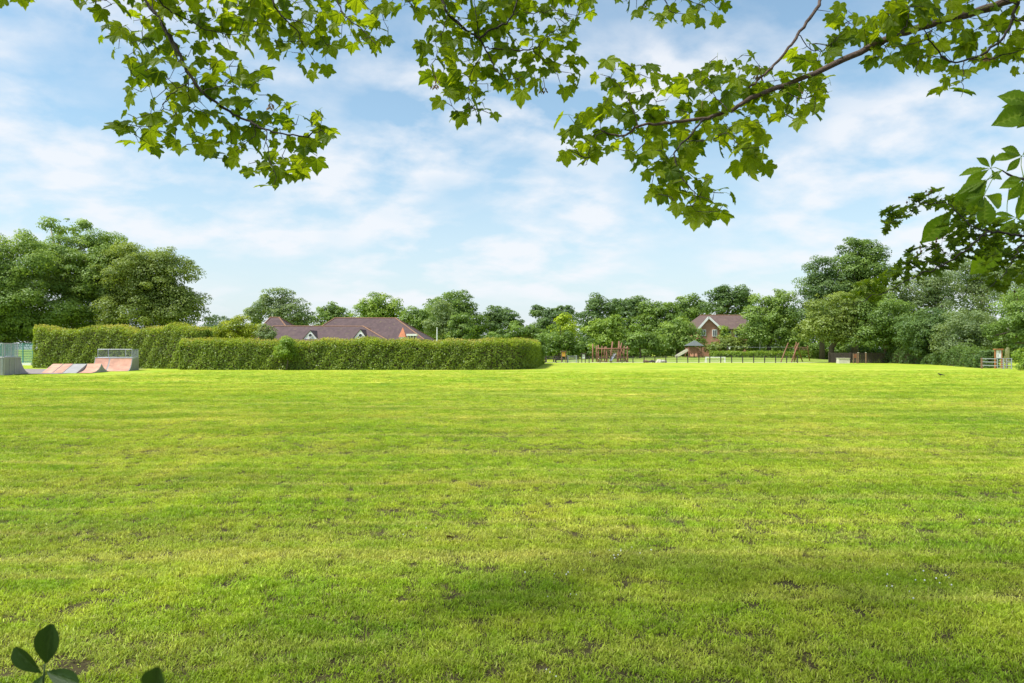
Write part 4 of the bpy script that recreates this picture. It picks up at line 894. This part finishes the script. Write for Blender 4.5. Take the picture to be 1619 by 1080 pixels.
CHE = near_leaf_mat('chestnut_leaf', (.110, .200, .014), (.200, .310, .022), (.28, .38, .07), trans=.58)
BTW = simple('branch_bark', (.040, .030, .024), .85, nz=.4, scale=60, bump=.5)
LIMBM = simple('limb_bark', (.13, .085, .065), .85, nz=.35, scale=40, bump=.5)
RED = simple('winged_seed', (.42, .24, .12), .7, nz=.4, scale=90)

def finish_leaf(nm, V, F, vein, mat, smooth=False):
    me = bpy.data.meshes.new(nm); me.from_pydata([tuple(v) for v in V], [], F); me.update()
    a = me.attributes.new('vein', 'FLOAT', 'POINT'); a.data.foreach_set('value', np.array(vein, np.float32)); me.materials.append(mat)
    if smooth: me.polygons.foreach_set('use_smooth', [True]*len(me.polygons))
    return me
HALF = [(.10,-.10,1),(.27,-.17,1),(.42,-.12,1),(.58,-.06,0),(.53,.05,1),(.57,.14,1),(.47,.20,1),(.56,.28,1),(.62,.40,1),(.70,.45,1),(.80,.64,0),(.66,.63,1),(.60,.72,1),(.46,.68,1),(.34,.61,1),(.37,.70,1),(.30,.78,1),(.27,.90,1),(.13,.96,1),(0,1.12,0)]
def maple_mesh(seed, pet, droop, fold, curl, size):
    rg = random.Random(seed)
    out = [(x*(1+rg.uniform(-.07, .07)), y*(1+rg.uniform(-.05, .05)), v) for x, y, v in HALF]
    outl = [(-x*rg.uniform(.93, 1.07), y*rg.uniform(.95, 1.05), v) for x, y, v in HALF[:-1]][::-1]
    ring = out+outl
    V = [(0, 0, 0)]; vein = [0]; F = []
    # inner ring at 0.55
    inner = [(x*.55, y*.55, v) for x, y, v in ring]; n = len(ring)
    for x, y, v in inner: V.append((x, y, (.035 if v else -.02))); vein.append(.55 if v else 0)
    for x, y, v in ring: V.append((x, y, (.05 if v else -.03)+rg.uniform(-.02, .02))); vein.append(1 if v else 0)
    for i in range(n):
        j = (i+1) % n
        if i == n-1: continue   # open notch at the stalk
        F.append((0, 1+i, 1+j)); F += [(1+i, 1+n+i, 1+n+j), (1+i, 1+n+j, 1+j)]
    W = []
    for x, y, z in V:   # fold along midrib, curl down towards tips
        z = z*.9 + fold*abs(x)*.9 - curl*(x*x*.9+max(y, 0)**2*.55)
        yy = y*math.cos(droop)+z*math.sin(droop); zz_ = -y*math.sin(droop)+z*math.cos(droop)
        W.append(Vector((x*size, pet+yy*size, zz_*size)))
    # stalk
    b = len(W); p0 = Vector((0, 0, 0)); p1 = Vector((0, pet*.55, pet*.10)); p2 = Vector((0, pet, 0)); r = .0013
    for p in (p0, p1, p2):
        for k in range(3): a = 2*math.pi*k/3; W.append(p+Vector((math.cos(a)*r, 0, math.sin(a)*r)))
    for i in range(2):
        for k in range(3): k2 = (k+1) % 3; F.append((b+i*3+k, b+i*3+k2, b+i*3+3+k2, b+i*3+3+k))
    return finish_leaf('leaf', W, F, vein+[0]*9, SYC)
MAPLES = [maple_mesh(i, [.05, .075, .03, .09, .06, .045, .07, .035][i], R([15, 40, 65, 30, 55, 80, 5, 48][i]), [.25, .35, .15, .45, .3, .2, .1, .5][i], [.25, .4, .3, .5, .2, .45, .35, .3][i], [.092, .084, .097, .075, .088, .082, .100, .068][i]) for i in range(8)]
def inpoly(p, poly):
    x, y = p; c = False; n = len(poly)
    for i in range(n):
        x1, y1 = poly[i]; x2, y2 = poly[i-1]
        if (y1 > y) != (y2 > y) and x < (x2-x1)*(y-y1)/(y2-y1)+x1: c = not c
    return c
def scatter(polys, dmin, rg, holes=()):
    pts = []
    for poly in polys:
        xs_ = [p[0] for p in poly]; ys_ = [p[1] for p in poly]
        A = (max(xs_)-min(xs_))*(max(ys_)-min(ys_)); tries = int(A/(dmin*dmin)*9)
        for _ in range(tries):
            p = (rg.uniform(min(xs_), max(xs_)), rg.uniform(min(ys_), max(ys_)))
            if not inpoly(p, poly) or any((p[0]-h[0])**2+(p[1]-h[1])**2 < h[2]**2 for h in holes): continue
            if all((p[0]-q[0])**2+(p[1]-q[1])**2 > dmin*dmin for q in pts): pts.append(p)
    return pts
def smoothline(pl, n):  # Catmull-Rom resample
    P_ = [pl[0]]+list(pl)+[pl[-1]]; out = []
    for i in range(1, len(P_)-2):
        for k in range(n):
            t = k/n; a, b, c, d = P_[i-1], P_[i], P_[i+1], P_[i+2]
            out.append((b*2+(c-a)*t+(a*2-b*5+c*4-d)*t*t+(b*3-a-c*3+d)*t**3)*.5)
    out.append(P_[-2]); return out
def spray(name, label, group, d, limbs, polys, dmin, leaves, seed, holes=(), spread=.45, lmat=BTW, cat='branch', size=(.55, 1.08), twr=.0030, yaw_face=.55, seeds=0, step=.06, shift=.045):
    rg = random.Random(seed); first = limbs[0]
    o = P(first[0][0][0], first[0][0][1], d); root = empty(name, o, label, cat, group)
    nodes = []
    for pl, r0, r1, dd0, dd1 in limbs:
        L = [P(x, y, d+dd0+(dd1-dd0)*i/(len(pl)-1)) for i, (x, y) in enumerate(pl)]
        S = smoothline(L, 6); S = [p+Vector((rg.gauss(0, .0035), rg.gauss(0, .0035), rg.gauss(0, .0035))) for p in S]
        rr = [(r0+(r1-r0)*i/(len(S)-1))*rg.uniform(.92, 1.12) for i in range(len(S))]
        MB(o).tube(S, rr, 7 if r0 > .008 else 5).build('limb', lmat if r0 > .011 else BTW, root, True)
        nodes += S[(len(S)//5 if r0 > .011 else 1):]
    pts = scatter(polys, dmin, rg, holes)
    tg = [P(x, y-7, d+rg.uniform(-spread, spread)*.9) for x, y in pts]
    arr = np.array([tuple(n) for n in nodes])
    def near(q): dist = np.linalg.norm(arr-np.array(q), axis=1); k = int(dist.argmin()); return k, dist[k]
    # pull depth of targets towards the skeleton so twigs stay short
    T2 = []
    for (x, y), q in zip(pts, tg):
        pp = np.array([((n[0])/n[1]*FX+CX, HY-(n[2]-EYE)/n[1]*FX) for n in arr]); k = int(((pp-np.array([x, y]))**2).sum(1).argmin())
        pd = math.hypot(pp[k][0]-x, pp[k][1]-y); dk = arr[k][1]+rg.uniform(-.55, 1)*min(spread, .04+pd/FX*d*.9)+(.07 if pd < 22 else 0)
        T2.append((pd, P(x, y-7, dk)))
    T2.sort(key=lambda e: e[0])
    tw = MB(o); cnt = 0
    for _, q in T2:
        k, dist = near(q); a = Vector(arr[k]); v = q-a
        n = max(1, int(dist/step)); seg = [a]
        perp = v.cross(Vector((rg.gauss(0, 1), rg.gauss(0, 1), rg.gauss(0, 1)))); perp = perp.normalized() if perp.length > 1e-6 else Vector((1, 0, 0))
        for i in range(1, n+1):
            f = i/n; seg.append(a+v*f+perp*math.sin(math.pi*f)*dist*.14+Vector((rg.gauss(0, 1), rg.gauss(0, 1), rg.gauss(0, 1)))*dist*.035*(i < n))
        if dist > .012: tw.tube(seg, [twr*(1.0 if dist > .12 else .75)*(1-.45*i/n) for i in range(n+1)], 4, False)
        arr = np.concatenate([arr, np.array([tuple(s_) for s_ in seg[1:]])])
        # leaf at the twig end
        az = rg.gauss(0, 1)
        if rg.random() < yaw_face: az = rg.choice((0, math.pi))+rg.gauss(0, .55)      # towards / away along y
        else: az = rg.uniform(0, 2*math.pi)
        Y = Vector((math.sin(az), -math.cos(az), rg.gauss(-.25, .35))).normalized()
        Z = Vector((rg.gauss(0, .35), rg.gauss(0, .35), 1)); X = Y.cross(Z).normalized(); Z = X.cross(Y)
        me = rg.choice(leaves); s_ = rg.uniform(*size)
        ob = bpy.data.objects.new('leaf', me); col.objects.link(ob); ob.parent = root
        M = Matrix((X, Y, Z)).transposed().to_4x4()
        ofs = (X*0+Y*shift)*s_
        ob.matrix_basis = Matrix.Translation(q-ofs*.6-o) @ M @ Matrix.Scale(s_, 4) @ Matrix.Scale(rg.choice((1, -1)), 4, Vector((1, 0, 0)))
        cnt += 1
    tag(tw.build('twigs', BTW, root, True), kind='stuff')
    for i in range(seeds):
        q = T2[rg.randrange(len(T2))][1]; m = MB(o)
        for s__ in range(rg.randint(3, 5)):
            a = q+Vector((rg.gauss(0, .012), rg.gauss(0, .012), -.04-rg.random()*.03)); m.tube([q, a], .0012, 3, False)
            for sg in (-1, 1):
                e = a+Vector((sg*.016, rg.gauss(0, .006), -.026)); m.add([a, a.lerp(e, .5)+Vector((sg*.007, 0, .003)), e, a.lerp(e, .5)+Vector((-sg*.003, .002, -.002))], [(0, 1, 2, 3)])
        m.build('seed_cluster', RED, root)
    print(name, label[:30], cnt)
    return root
GS = 'sycamore branches hanging over the top of the photo'
spray('sycamore_branch', 'large drooping leafy branch hanging from the top left, lowest on the left side', GS, 3.8,
 [([(185, -120), (214, -30), (250, 28), (276, 72), (300, 120), (322, 148), (362, 176), (400, 196), (432, 208), (480, 216), (508, 204)], .013, .003, .2, 0),
  ([(240, 10), (262, 50), (280, 90), (296, 112), (297, 130), (276, 145), (262, 160), (255, 175)], .0042, .002, .1, -.1),
  ([(297, 130), (302, 158), (328, 184)], .003, .0015, 0, .15), ([(404, 197), (402, 214), (372, 238)], .003, .0015, 0, .1), ([(420, 205), (424, 240), (436, 278)], .0032, .0015, 0, -.1),
  ([(238, -20), (262, 12), (290, 28), (335, 50), (392, 56)], .005, .002, 0, .3), ([(320, 145), (345, 138), (380, 138), (410, 150)], .0028, .0012, 0, .1)],
 [[(222, -60), (420, -60), (395, 60), (370, 95), (420, 125), (432, 150), (470, 168), (515, 180), (528, 228), (500, 262), (470, 285), (432, 305), (412, 285), (388, 262), (330, 262), (322, 240), (300, 228), (292, 246), (225, 240), (178, 190), (200, 178), (232, 205), (240, 160), (205, 145), (200, 100), (168, 68), (190, 45), (222, 35)]],
 13.5, MAPLES, 11, holes=[(245, 150, 13), (385, 195, 15), (222, 178, 12), (352, 120, 8), (425, 178, 9), (330, 205, 14), (245, 115, 8), (215, 120, 6)], seeds=2)
spray('sycamore_branch', 'small tuft of leaves in the extreme top left corner', GS, 3.4,
 [([(60, -120), (110, -60), (145, -20), (165, 0)], .006, .002, 0, 0), ([(110, -60), (60, -30), (15, -14)], .003, .0015, 0, 0)],
 [[(122, -60), (215, -60), (200, 8), (182, 22), (162, 22), (135, 10)], [(-20, -60), (90, -60), (90, 0), (55, 8), (20, -4), (-10, -2)]], 15, MAPLES, 12)
spray('sycamore_branch', 'flat leafy branch along the top edge between the left and centre branches', GS, 4.3,
 [([(420, -130), (425, -40), (432, 5), (450, 30), (468, 48), (478, 70)], .009, .002, 0, 0), ([(515, -60), (532, 0), (548, 28), (575, 48), (595, 72)], .006, .002, .2, 0), ([(350, -40), (372, 0), (395, 30), (428, 42)], .004, .0015, 0, 0), ([(450, 30), (490, 40), (520, 75)], .003, .0015, 0, .1), ([(600, -60), (625, -20), (650, 8), (660, 20)], .004, .0015, 0, 0)],
 [[(345, -60), (680, -60), (672, 10), (664, 28), (640, 20), (622, 8), (618, 50), (612, 78), (585, 82), (556, 80), (545, 70), (525, 92), (502, 112), (472, 112), (462, 90), (440, 88), (400, 70), (368, 50)]],
 12.5, MAPLES, 13, seeds=3)
spray('sycamore_branch', 'dense central branch of leaves with forked dark twigs hanging from the top', GS, 4.1,
 [([(660, -100), (690, -25), (708, 20), (738, 48), (756, 60), (768, 78), (785, 112), (802, 126)], .012, .002, .1, 0), ([(757, 60), (790, 42), (812, 22), (822, -30)], .007, .004, 0, .1),
  ([(766, 76), (800, 78), (842, 78), (860, 62), (882, 44), (905, 30)], .0045, .0018, 0, .2), ([(842, 78), (862, 98), (880, 112)], .003, .0015, .1, .2), ([(760, 88), (745, 118), (741, 150), (742, 172)], .0032, .0015, 0, -.1), ([(815, 20), (850, 20), (880, 16), (905, 28)], .0035, .0015, .1, .2), ([(758, 58), (752, 20), (748, -20)], .003, .002, 0, 0), ([(708, 22), (700, 48), (682, 68)], .003, .0015, 0, -.1)],
 [[(672, -60), (945, -60), (942, 25), (918, 32), (905, 52), (915, 95), (912, 140), (895, 150), (868, 138), (850, 150), (822, 148), (790, 138), (772, 155), (782, 196), (755, 192), (708, 186), (692, 160), (700, 140), (676, 128), (676, 105), (658, 72), (690, 42), (668, 30)]],
 12, MAPLES, 14, holes=[(868, 50, 11), (812, 42, 7), (868, 88, 9), (660, 20, 8), (800, 100, 6)], seeds=3)
spray('sycamore_branch', 'small leaf tuft at the top edge between the centre and right branches', GS, 4.2,
 [([(1010, -110), (1030, -40), (1050, 0), (1062, 20)], .006, .002, 0, 0), ([(1040, -25), (1080, -5), (1115, 12)], .003, .0015, 0, .1), ([(1030, -40), (1000, -15), (978, 0)], .003, .0015, 0, .1)],
 [[(962, -60), (1158, -60), (1150, 22), (1122, 22), (1090, 50), (1078, 52), (1060, 34), (1046, 58), (1034, 50), (1018, 24), (970, 8)]], 14, MAPLES, 15, seeds=1)
spray('sycamore_branch', 'long brown limb sweeping from the top right down to a big cluster of bright leaves', GS, 3.9,
 [([(1780, -50), (1640, -14), (1560, 14), (1500, 30), (1440, 48), (1418, 56), (1370, 77), (1290, 115), (1200, 150), (1150, 176), (1112, 188), (1060, 194), (1010, 200), (985, 215), (950, 206)], .028, .004, .5, 0),
  ([(1345, -110), (1308, -25), (1290, 15), (1262, 55), (1240, 85), (1215, 112), (1185, 138)], .012, .006, .4, .15),
  ([(1114, 188), (1092, 214), (1066, 244), (1078, 280), (1098, 308), (1096, 325)], .007, .0016, 0, -.2),
  ([(1010, 200), (1000, 172), (990, 152), (976, 132), (962, 122)], .0035, .0015, 0, .1), ([(958, 206), (940, 218), (930, 244), (926, 262)], .003, .0015, 0, -.1), ([(1085, 224), (1120, 222), (1150, 212), (1172, 236)], .003, .0015, 0, -.2),
  ([(1150, 176), (1130, 150), (1110, 130)], .003, .0015, 0, .2), ([(1262, 55), (1285, 80), (1310, 72), (1338, 45)], .0032, .0015, .3, .35), ([(1230, 138), (1262, 155), (1290, 152)], .003, .0015, .1, .1), ([(1418, 56), (1432, 40), (1440, 10)], .004, .002, 0, 0)],
 [[(950, 100), (968, 98), (985, 118), (1002, 98), (1020, 118), (1080, 125), (1118, 112), (1128, 88), (1155, 92), (1192, 95), (1232, 118), (1288, 122), (1318, 140), (1322, 158), (1292, 165), (1296, 188), (1272, 200), (1252, 186), (1214, 192), (1214, 245), (1206, 275), (1184, 268), (1168, 250), (1130, 228), (1100, 232), (1078, 248), (1110, 272), (1148, 312), (1150, 330), (1132, 345), (1076, 345), (1066, 322), (1022, 308), (1034, 288), (1002, 272), (992, 250), (962, 240), (926, 264), (882, 235), (882, 218), (900, 182), (942, 178), (962, 158), (945, 128)],
  [(1300, 15), (1335, 12), (1350, 32), (1392, 40), (1372, 72), (1350, 70), (1322, 90), (1305, 108), (1262, 102), (1272, 75), (1310, 60)],
  [(1392, 10), (1430, -10), (1470, 0), (1480, 30), (1440, 40), (1402, 42)]],
 12.5, MAPLES, 16, holes=[(1080, 290, 8), (1010, 245, 8), (925, 200, 7), (1240, 175, 7), (1130, 255, 8), (1035, 130, 7)], lmat=LIMBM, seeds=3)
spray('sycamore_branch', 'leafy branch filling the top right corner below the long limb', GS, 4.0,
 [([(1690, -120), (1630, -40), (1608, 8), (1596, 44), (1565, 78), (1532, 94), (1500, 96), (1470, 62), (1460, 44)], .011, .0025, .1, 0), ([(1500, 96), (1476, 88), (1455, 90), (1450, 120)], .003, .0015, 0, -.1), ([(1535, 95), (1575, 90), (1640, 72)], .004, .003, 0, .2), ([(1524, 96), (1522, 120), (1524, 140)], .0032, .0015, 0, -.1), ([(1600, 30), (1635, 40), (1660, 60)], .004, .003, 0, 0), ([(1470, 62), (1430, 72), (1400, 75)], .003, .0015, 0, .1), ([(1608, 8), (1560, -10), (1500, -15)], .004, .0015, 0, .1)],
 [[(1405, -10), (1480, -60), (1720, -60), (1720, 130), (1640, 110), (1600, 108), (1562, 100), (1535, 105), (1530, 148), (1518, 162), (1506, 150), (1492, 130), (1480, 98), (1468, 112), (1436, 110), (1400, 95), (1372, 102), (1372, 78), (1400, 42)]],
 13, MAPLES, 17, holes=[(1440, 22, 8), (1555, 65, 8), (1580, 40, 8)], seeds=3)

# ---- hawthorn
def haw_mesh(seed):
    rg = random.Random(seed); h = [(.05, 0, 1), (.08, .22, 1), (.30, .30, 0), (.38, .42, 1), (.18, .46, 1), (.42, .62, 0), (.42, .76, 1), (.17, .72, 1), (.26, .92, 0), (.10, .96, 1), (0, 1.05, 0)]
    r = [(x*rg.uniform(.9, 1.1), y, v) for x, y, v in h]+[(-x*rg.uniform(.9, 1.1), y, v) for x, y, v in h[:-1]][::-1]
    s = .042; V = [Vector((0, .45*s+.008, -.003))]+[Vector((x*s, y*s+.008, (.006 if v else 0)+abs(x)*s*.3-y*y*.012)) for x, y, v in r]
    n = len(r); F = [(0, 1+i, 1+(i+1) % n) for i in range(n)]; vein = [0]+[.8 if v else 0 for _, _, v in r]
    b = len(V); V += [Vector((-.0007, 0, 0)), Vector((.0007, 0, 0)), Vector((.0006, .012, 0)), Vector((-.0006, .012, 0))]; F.append((b, b+1, b+2, b+3)); vein += [0]*4
    return finish_leaf('leaf', V, F, vein, HAW)
HAWS = [haw_mesh(i) for i in range(4)]
cc = lambda pl: [(1340+x/3.6, 200+y/3.6) for x, y in pl]
hb = spray('hawthorn_branch', 'dark small-leaved hawthorn spray with buds reaching in from the right edge', None, 2.6,
 [(cc([(1300, 690), (1150, 650), (1004, 625), (930, 610), (820, 600), (740, 650), (640, 730), (540, 790), (440, 830), (350, 872), (240, 932), (120, 978), (30, 1015)]), .0055, .0010, 0, 0),
  (cc([(820, 600), (760, 590), (700, 560), (640, 500), (570, 450), (480, 435), (420, 440), (340, 492), (260, 542), (215, 585)]), .0026, .0009, 0, .1),
  (cc([(1150, 650), (1004, 660), (960, 720), (920, 800), (870, 870), (800, 915)]), .0032, .001, 0, -.1), (cc([(640, 730), (560, 720), (500, 700), (450, 700)]), .0014, .0008, 0, .05), (cc([(540, 790), (470, 770), (400, 770), (330, 770)]), .0013, .0008, 0, .05)],
 [cc([(20, 1030), (0, 985), (100, 900), (200, 880), (250, 830), (300, 755), (400, 700), (470, 690), (560, 700), (600, 640), (570, 590), (620, 540), (700, 500), (800, 560), (1020, 560), (1150, 600), (1150, 900), (1004, 880), (900, 940), (800, 960), (740, 900), (820, 860), (790, 800), (720, 720), (620, 800), (560, 850), (430, 860), (330, 890), (220, 960), (100, 1020)]),
  cc([(185, 560), (230, 490), (290, 470), (350, 480), (350, 410), (420, 400), (520, 390), (590, 400), (640, 450), (660, 500), (600, 520), (540, 470), (470, 490), (400, 500), (370, 530), (300, 570), (220, 615)])],
 7.4, HAWS, 21, spread=.12, size=(1.0, 1.5), twr=.0010, yaw_face=.5, step=.03, shift=.02)
def buds():
    m = MB(hb['_loc']); rg = random.Random(2)
    for x, y in ((447, 375), (477, 372), (350, 410), (338, 438), (508, 645), (540, 640), (414, 700), (395, 722), (505, 660), (462, 390), (950, 945), (420, 716)):
        q = P(1340+x/3.6, 200+y/3.6, 2.6+.03); e = q+Vector((rg.gauss(0, .002), 0, -.022)); m.tube([e, q], .0006, 4, False); m.tube([q-Vector((0, 0, .001)), q+Vector((0, 0, .002)), q+Vector((0, 0, .006)), q+Vector((0, 0, .009))], [.001, .0034, .0032, .0008], 6)
    m.build('buds', DEAD, hb, True)
buds()
# ---- horse chestnut leaflets
def leaflet_mesh(seed, wid):
    rg = random.Random(seed); n = 18; V = []; F = []; vein = []
    prof = [.02, .07, .13, .20, .27, .35, .43, .50, .56, .61, .65, .68, .67, .62, .53, .40, .25, .11, .0]
    for i in range(n+1):
        y = i/n; w = prof[i]*wid*.5/.68; zc_ = -.28*y*y
        for k, (fx, ve) in enumerate(((-1, 1), (-.5, .6), (0, 0), (.5, .6), (1, 1))):
            tooth = .012*((i+k) % 2) if abs(fx) == 1 else 0
            V.append(Vector((fx*(w+tooth*(w > .02)), y+.07*abs(fx)*(1-y), zc_+abs(fx)*w*.45-abs(fx)**2*w*.15+(.012 if (i % 2) else -.004)*abs(fx)))); vein.append(ve if (i % 2) or ve == 0 else .09)
    for i in range(n):
        for k in range(4): a = i*5+k; F.append((a, a+1, a+6, a+5))
    return finish_leaf('leaflet', V, F, vein, CHE, True)
def chestnut():
    d = 3.0; o = P(1640, 285, d); root = empty('chestnut_branch', o, 'horse chestnut twig with big ribbed finger leaves at the right edge', 'branch'); rg = random.Random(9)
    LF = [leaflet_mesh(i, w) for i, w in enumerate((.30, .38, .48, .58))]
    def leaf(hub, tips, dd=0.0):
        h = P(1340+hub[0]/3.6, 200+hub[1]/3.6, d+dd); lf = empty_part('compound_leaf', h-o, root)
        for tx, ty, wi, face in tips:
            tp = P(1340+tx/3.6, 200+ty/3.6, d+dd+rg.uniform(-.03, .03)); v = tp-h; L = v.length*1.04; Y = v.normalized()
            Nv = Vector((rg.gauss(0, .15), -face, 1-face)); X = Y.cross(Nv).normalized(); Z = X.cross(Y)
            ob = bpy.data.objects.new('leaflet', LF[wi]); col.objects.link(ob); ob.parent = lf
            ob.matrix_basis = Matrix((X*L, Y*L, Z*L)).transposed().to_4x4()
        return h
    def empty_part(nm, loc, par):
        # short leaf-stalk knob where the leaflets meet
        m = MB(); m.tube([Vector((0, 0, -.004)), Vector((0, 0, 0)), Vector((0, 0, .004))], [.001, .003, .001], 6); ob = m.build(nm, CHE, par, True); ob.location = loc; return ob
    hubs = [leaf((815, 238), [(662, 248, 0, .6), (680, 322, 1, .7), (762, 178, 1, .8), (840, 165, 1, .6), (850, 300, 1, .8)], .05),
            leaf((800, 300), [(652, 352, 1, .6), (612, 432, 1, .8), (640, 455, 0, .8), (700, 460, 1, .9), (900, 265, 1, .8)], 0),
            leaf((778, 390), [(690, 500, 2, .9), (735, 470, 1, .9), (800, 560, 3, 1.0), (905, 440, 3, 1.0), (690, 395, 1, .7)], -.06),
            leaf((600, 468), [(460, 640, 2, .8), (540, 560, 0, .6)], .04),
            leaf((905, 640), [(738, 832, 3, 1.0), (770, 700, 1, .7), (980, 560, 1, .7)], -.04),
            leaf((990, 170), [(912, 118, 2, .8), (858, 162, 1, .6), (1090, 60, 2, .9), (1110, 170, 2, .8), (930, 240, 1, .8)], .1),
            leaf((1000, 300), [(935, 410, 2, .9), (900, 330, 1, .7), (1020, 520, 2, 1.0), (1110, 420, 2, .9), (930, 290, 1, .7), (1100, 260, 2, .8)], 0),
            leaf((960, 520), [(820, 535, 1, .7), (880, 600, 1, .7), (1080, 600, 2, .9), (860, 480, 0, .7)], .05),
            leaf((1090, -110), [(880, -40, 2, .9), (915, -130, 2, .9), (900, -195, 2, .9), (1000, -20, 2, .9), (950, -90, 2, .95)], .1)]
    w = P(1340+1250/3.6, 200+330/3.6, d); st = [w, P(1340+1004/3.6, 200+300/3.6, d), P(1340+930/3.6, 200+280/3.6, d), P(1340+880/3.6, 200+250/3.6, d)]
    MB(o).tube(smoothline(st, 4), [.006]*5+[.005]*5+[.003]*3, 7).build('stem', BTW, root, True)
    m = MB(o)
    for h in hubs:
        a = min(st[1:], key=lambda s_: (s_-h).length); m.tube([a, a.lerp(h, .5)+Vector((0, .01, .012)), h], [.0022, .0016, .0013], 5, False)
    m.build('leaf_stalks', CHE, root, True)
chestnut()

# ---- seedling shoots near the lens, bottom left
def shoot(label, d, stem, leaves, seed):
    o = P(stem[-1][0], stem[-1][1], d); o.z = 0; root = empty('seedling', o, label, 'seedling', 'seedlings near the bottom left corner')
    pts = [P(x, y, d) for x, y in stem]; g = Vector((pts[-1].x+.03, pts[-1].y, -.02)); MB(o).tube([pts[0]]+pts[1:]+[pts[-1].lerp(g, .5)+Vector((.02, 0, 0)), g], [.0016]+[.002]*(len(pts)-1)+[.004, .006], 6).build('stem', SHG, root, True)
    for (bx, by, tx, ty, w, f) in leaves:
        h = P(bx, by, d); v = P(tx, ty, d-.02)-h; L = v.length; Y = v.normalized(); X = Y.cross(Vector((random.gauss(0, .15), -f, 1-f))).normalized(); Z = X.cross(Y); n = 8; V = []; F = []; ve = []
        prof = [.05, .30, .55, .78, .93, 1, .97, .78, .22]
        for i in range(n+1):
            y = i/n
            for fx in (-1, -.5, 0, .5, 1): V.append(Vector((fx*w*.5*prof[i], y, abs(fx)*w*prof[i]*.22-.12*y*y+(.008 if i % 2 else 0)*abs(fx)))); ve.append(abs(fx) if (i % 2) else abs(fx)*.5)
        for i in range(n):
            for k in range(4): a = i*5+k; F.append((a, a+1, a+6, a+5))
        me = finish_leaf('leaf', V, F, ve, SHL, True); ob = bpy.data.objects.new('leaf', me); col.objects.link(ob); ob.parent = root
        ob.matrix_basis = Matrix.Translation(h-o) @ Matrix((X*L, Y*L, Z*L)).transposed().to_4x4()
SHL = near_leaf_mat('seedling_leaf', (.030, .065, .012), (.050, .10, .018), (.07, .12, .03), trans=.25)
SHG = simple('green_stem', (.08, .12, .03), .7)
shoot('dark oval-leaved seedling standing in the bottom left corner', 1.25, [(70, 1050), (70, 1066), (66, 1100)], [(73, 1049, 78, 992, .54, .95), (66, 1064, 20, 1028, .52, .95), (74, 1062, 120, 1078, .42, .6), (68, 1068, 50, 1096, .6, .9)], 1)
shoot('blurred leaf tips at the bottom edge right of the dark seedling', .55, [(252, 1105), (254, 1130)], [(248, 1104, 246, 1062, .6, .9)], 2)
def fallen_leaf():
    d = FX*EYE/(857-HY); o = Vector((GX(713, d), d, 0)); me = MAPLES[2].copy(); me.materials.clear(); me.materials.append(DEAD); me.name = 'fallen_leaf'
    ob = link('fallen_leaf', me); ob.location = o+Vector((0, 0, .035)); ob.rotation_euler = (R(50), R(25), .6); ob.scale = (.55, .55, .55)
    tag(ob, 'single curled brown fallen leaf on the grass left of centre', 'leaf')
fallen_leaf()
def clover():
    rg = np.random.default_rng(12); m = MB(); n = 0
    for px, py, k in ((985, 880, 10), (870, 910, 5), (1480, 928, 6), (1455, 912, 3), (905, 952, 3), (1395, 938, 4), (650, 840, 3), (870, 1068, 3), (1600, 832, 4), (1545, 600, 0)):
        d = FX*EYE/(py-HY)
        for _ in range(k):
            x = GX(px, d)+rg.normal()*.14; y = d+rg.normal()*.10; r = .0035+.003*rg.random(); z = .030
            m.tube([(x, y, z-r), (x, y, z), (x, y, z+r*.9)], [r*.5, r, r*.35], 6)
    ob = m.build('clover_flowers', WHITE); tag(ob, 'tiny white clover flowers dotted in the near grass', 'flowers', kind='stuff')
clover()
# ---- the tree these stand under, behind the camera (throws the soft shade on the near grass)
def parent_tree():
    rg = np.random.default_rng(5); o = Vector((3.2, -4.2, 0)); root = empty('sycamore_tree', o, 'large sycamore standing behind the viewpoint, its crown shading the near grass', 'tree')
    n = 15000; q = unit(n, rg)*rg.random((n, 1))**.45*np.array([8.5, 6.0, 3.6])+np.array([0.4, -1.6, 7.6])
    y = q[:, 1]; kp = (q[:, 2] > 2.6+.60*np.maximum(y, 0)+.55) & (np.abs(q[:, 0]) < 12) & (y < 3.4); q = q[kp]; n = len(q)
    keep = (np.sin(q[:, 0]*1.3)*np.sin(q[:, 1]*1.5+1)*np.sin(q[:, 2]*1.4) > -.25); q = q[keep]; n = len(q)
    nn = rg.normal(size=(n, 3)); nn[:, 2] = np.abs(nn[:, 2])+.8
    link('crown', leaf_mesh('crown', q-np.array(o), nn, .16*(.8+.5*rg.random(n)), rg.random(n), .8, LM['mid']), None, root)
    MB(o).tube([o+Vector(v) for v in ((0, 0, -.2), (.05, 0, 1.5), (-.1, .1, 3.5), (-.2, .5, 6), (-.3, 1, 9))], [.42, .32, .27, .2, .05], 10).build('trunk', BARK, root, True)
    m = MB(o)
    for e in ((-5, 0, 6.4), (6, 1.5, 6.2), (-3, 2.5, 7), (2, 3, 7.5), (7, -3, 7), (0, -4, 7)): a = o+Vector((-.1, .1, 3.6)); b = Vector(e)+Vector((o.x*.5, 0, 0)); m.tube([a, a.lerp(b, .5)+Vector((0, 0, .6)), b], [.14, .09, .02], 6)
    m.build('limbs', BARK, root, True)
parent_tree()
for ob in list(bpy.data.objects):
    if '_loc' in ob: del ob['_loc']
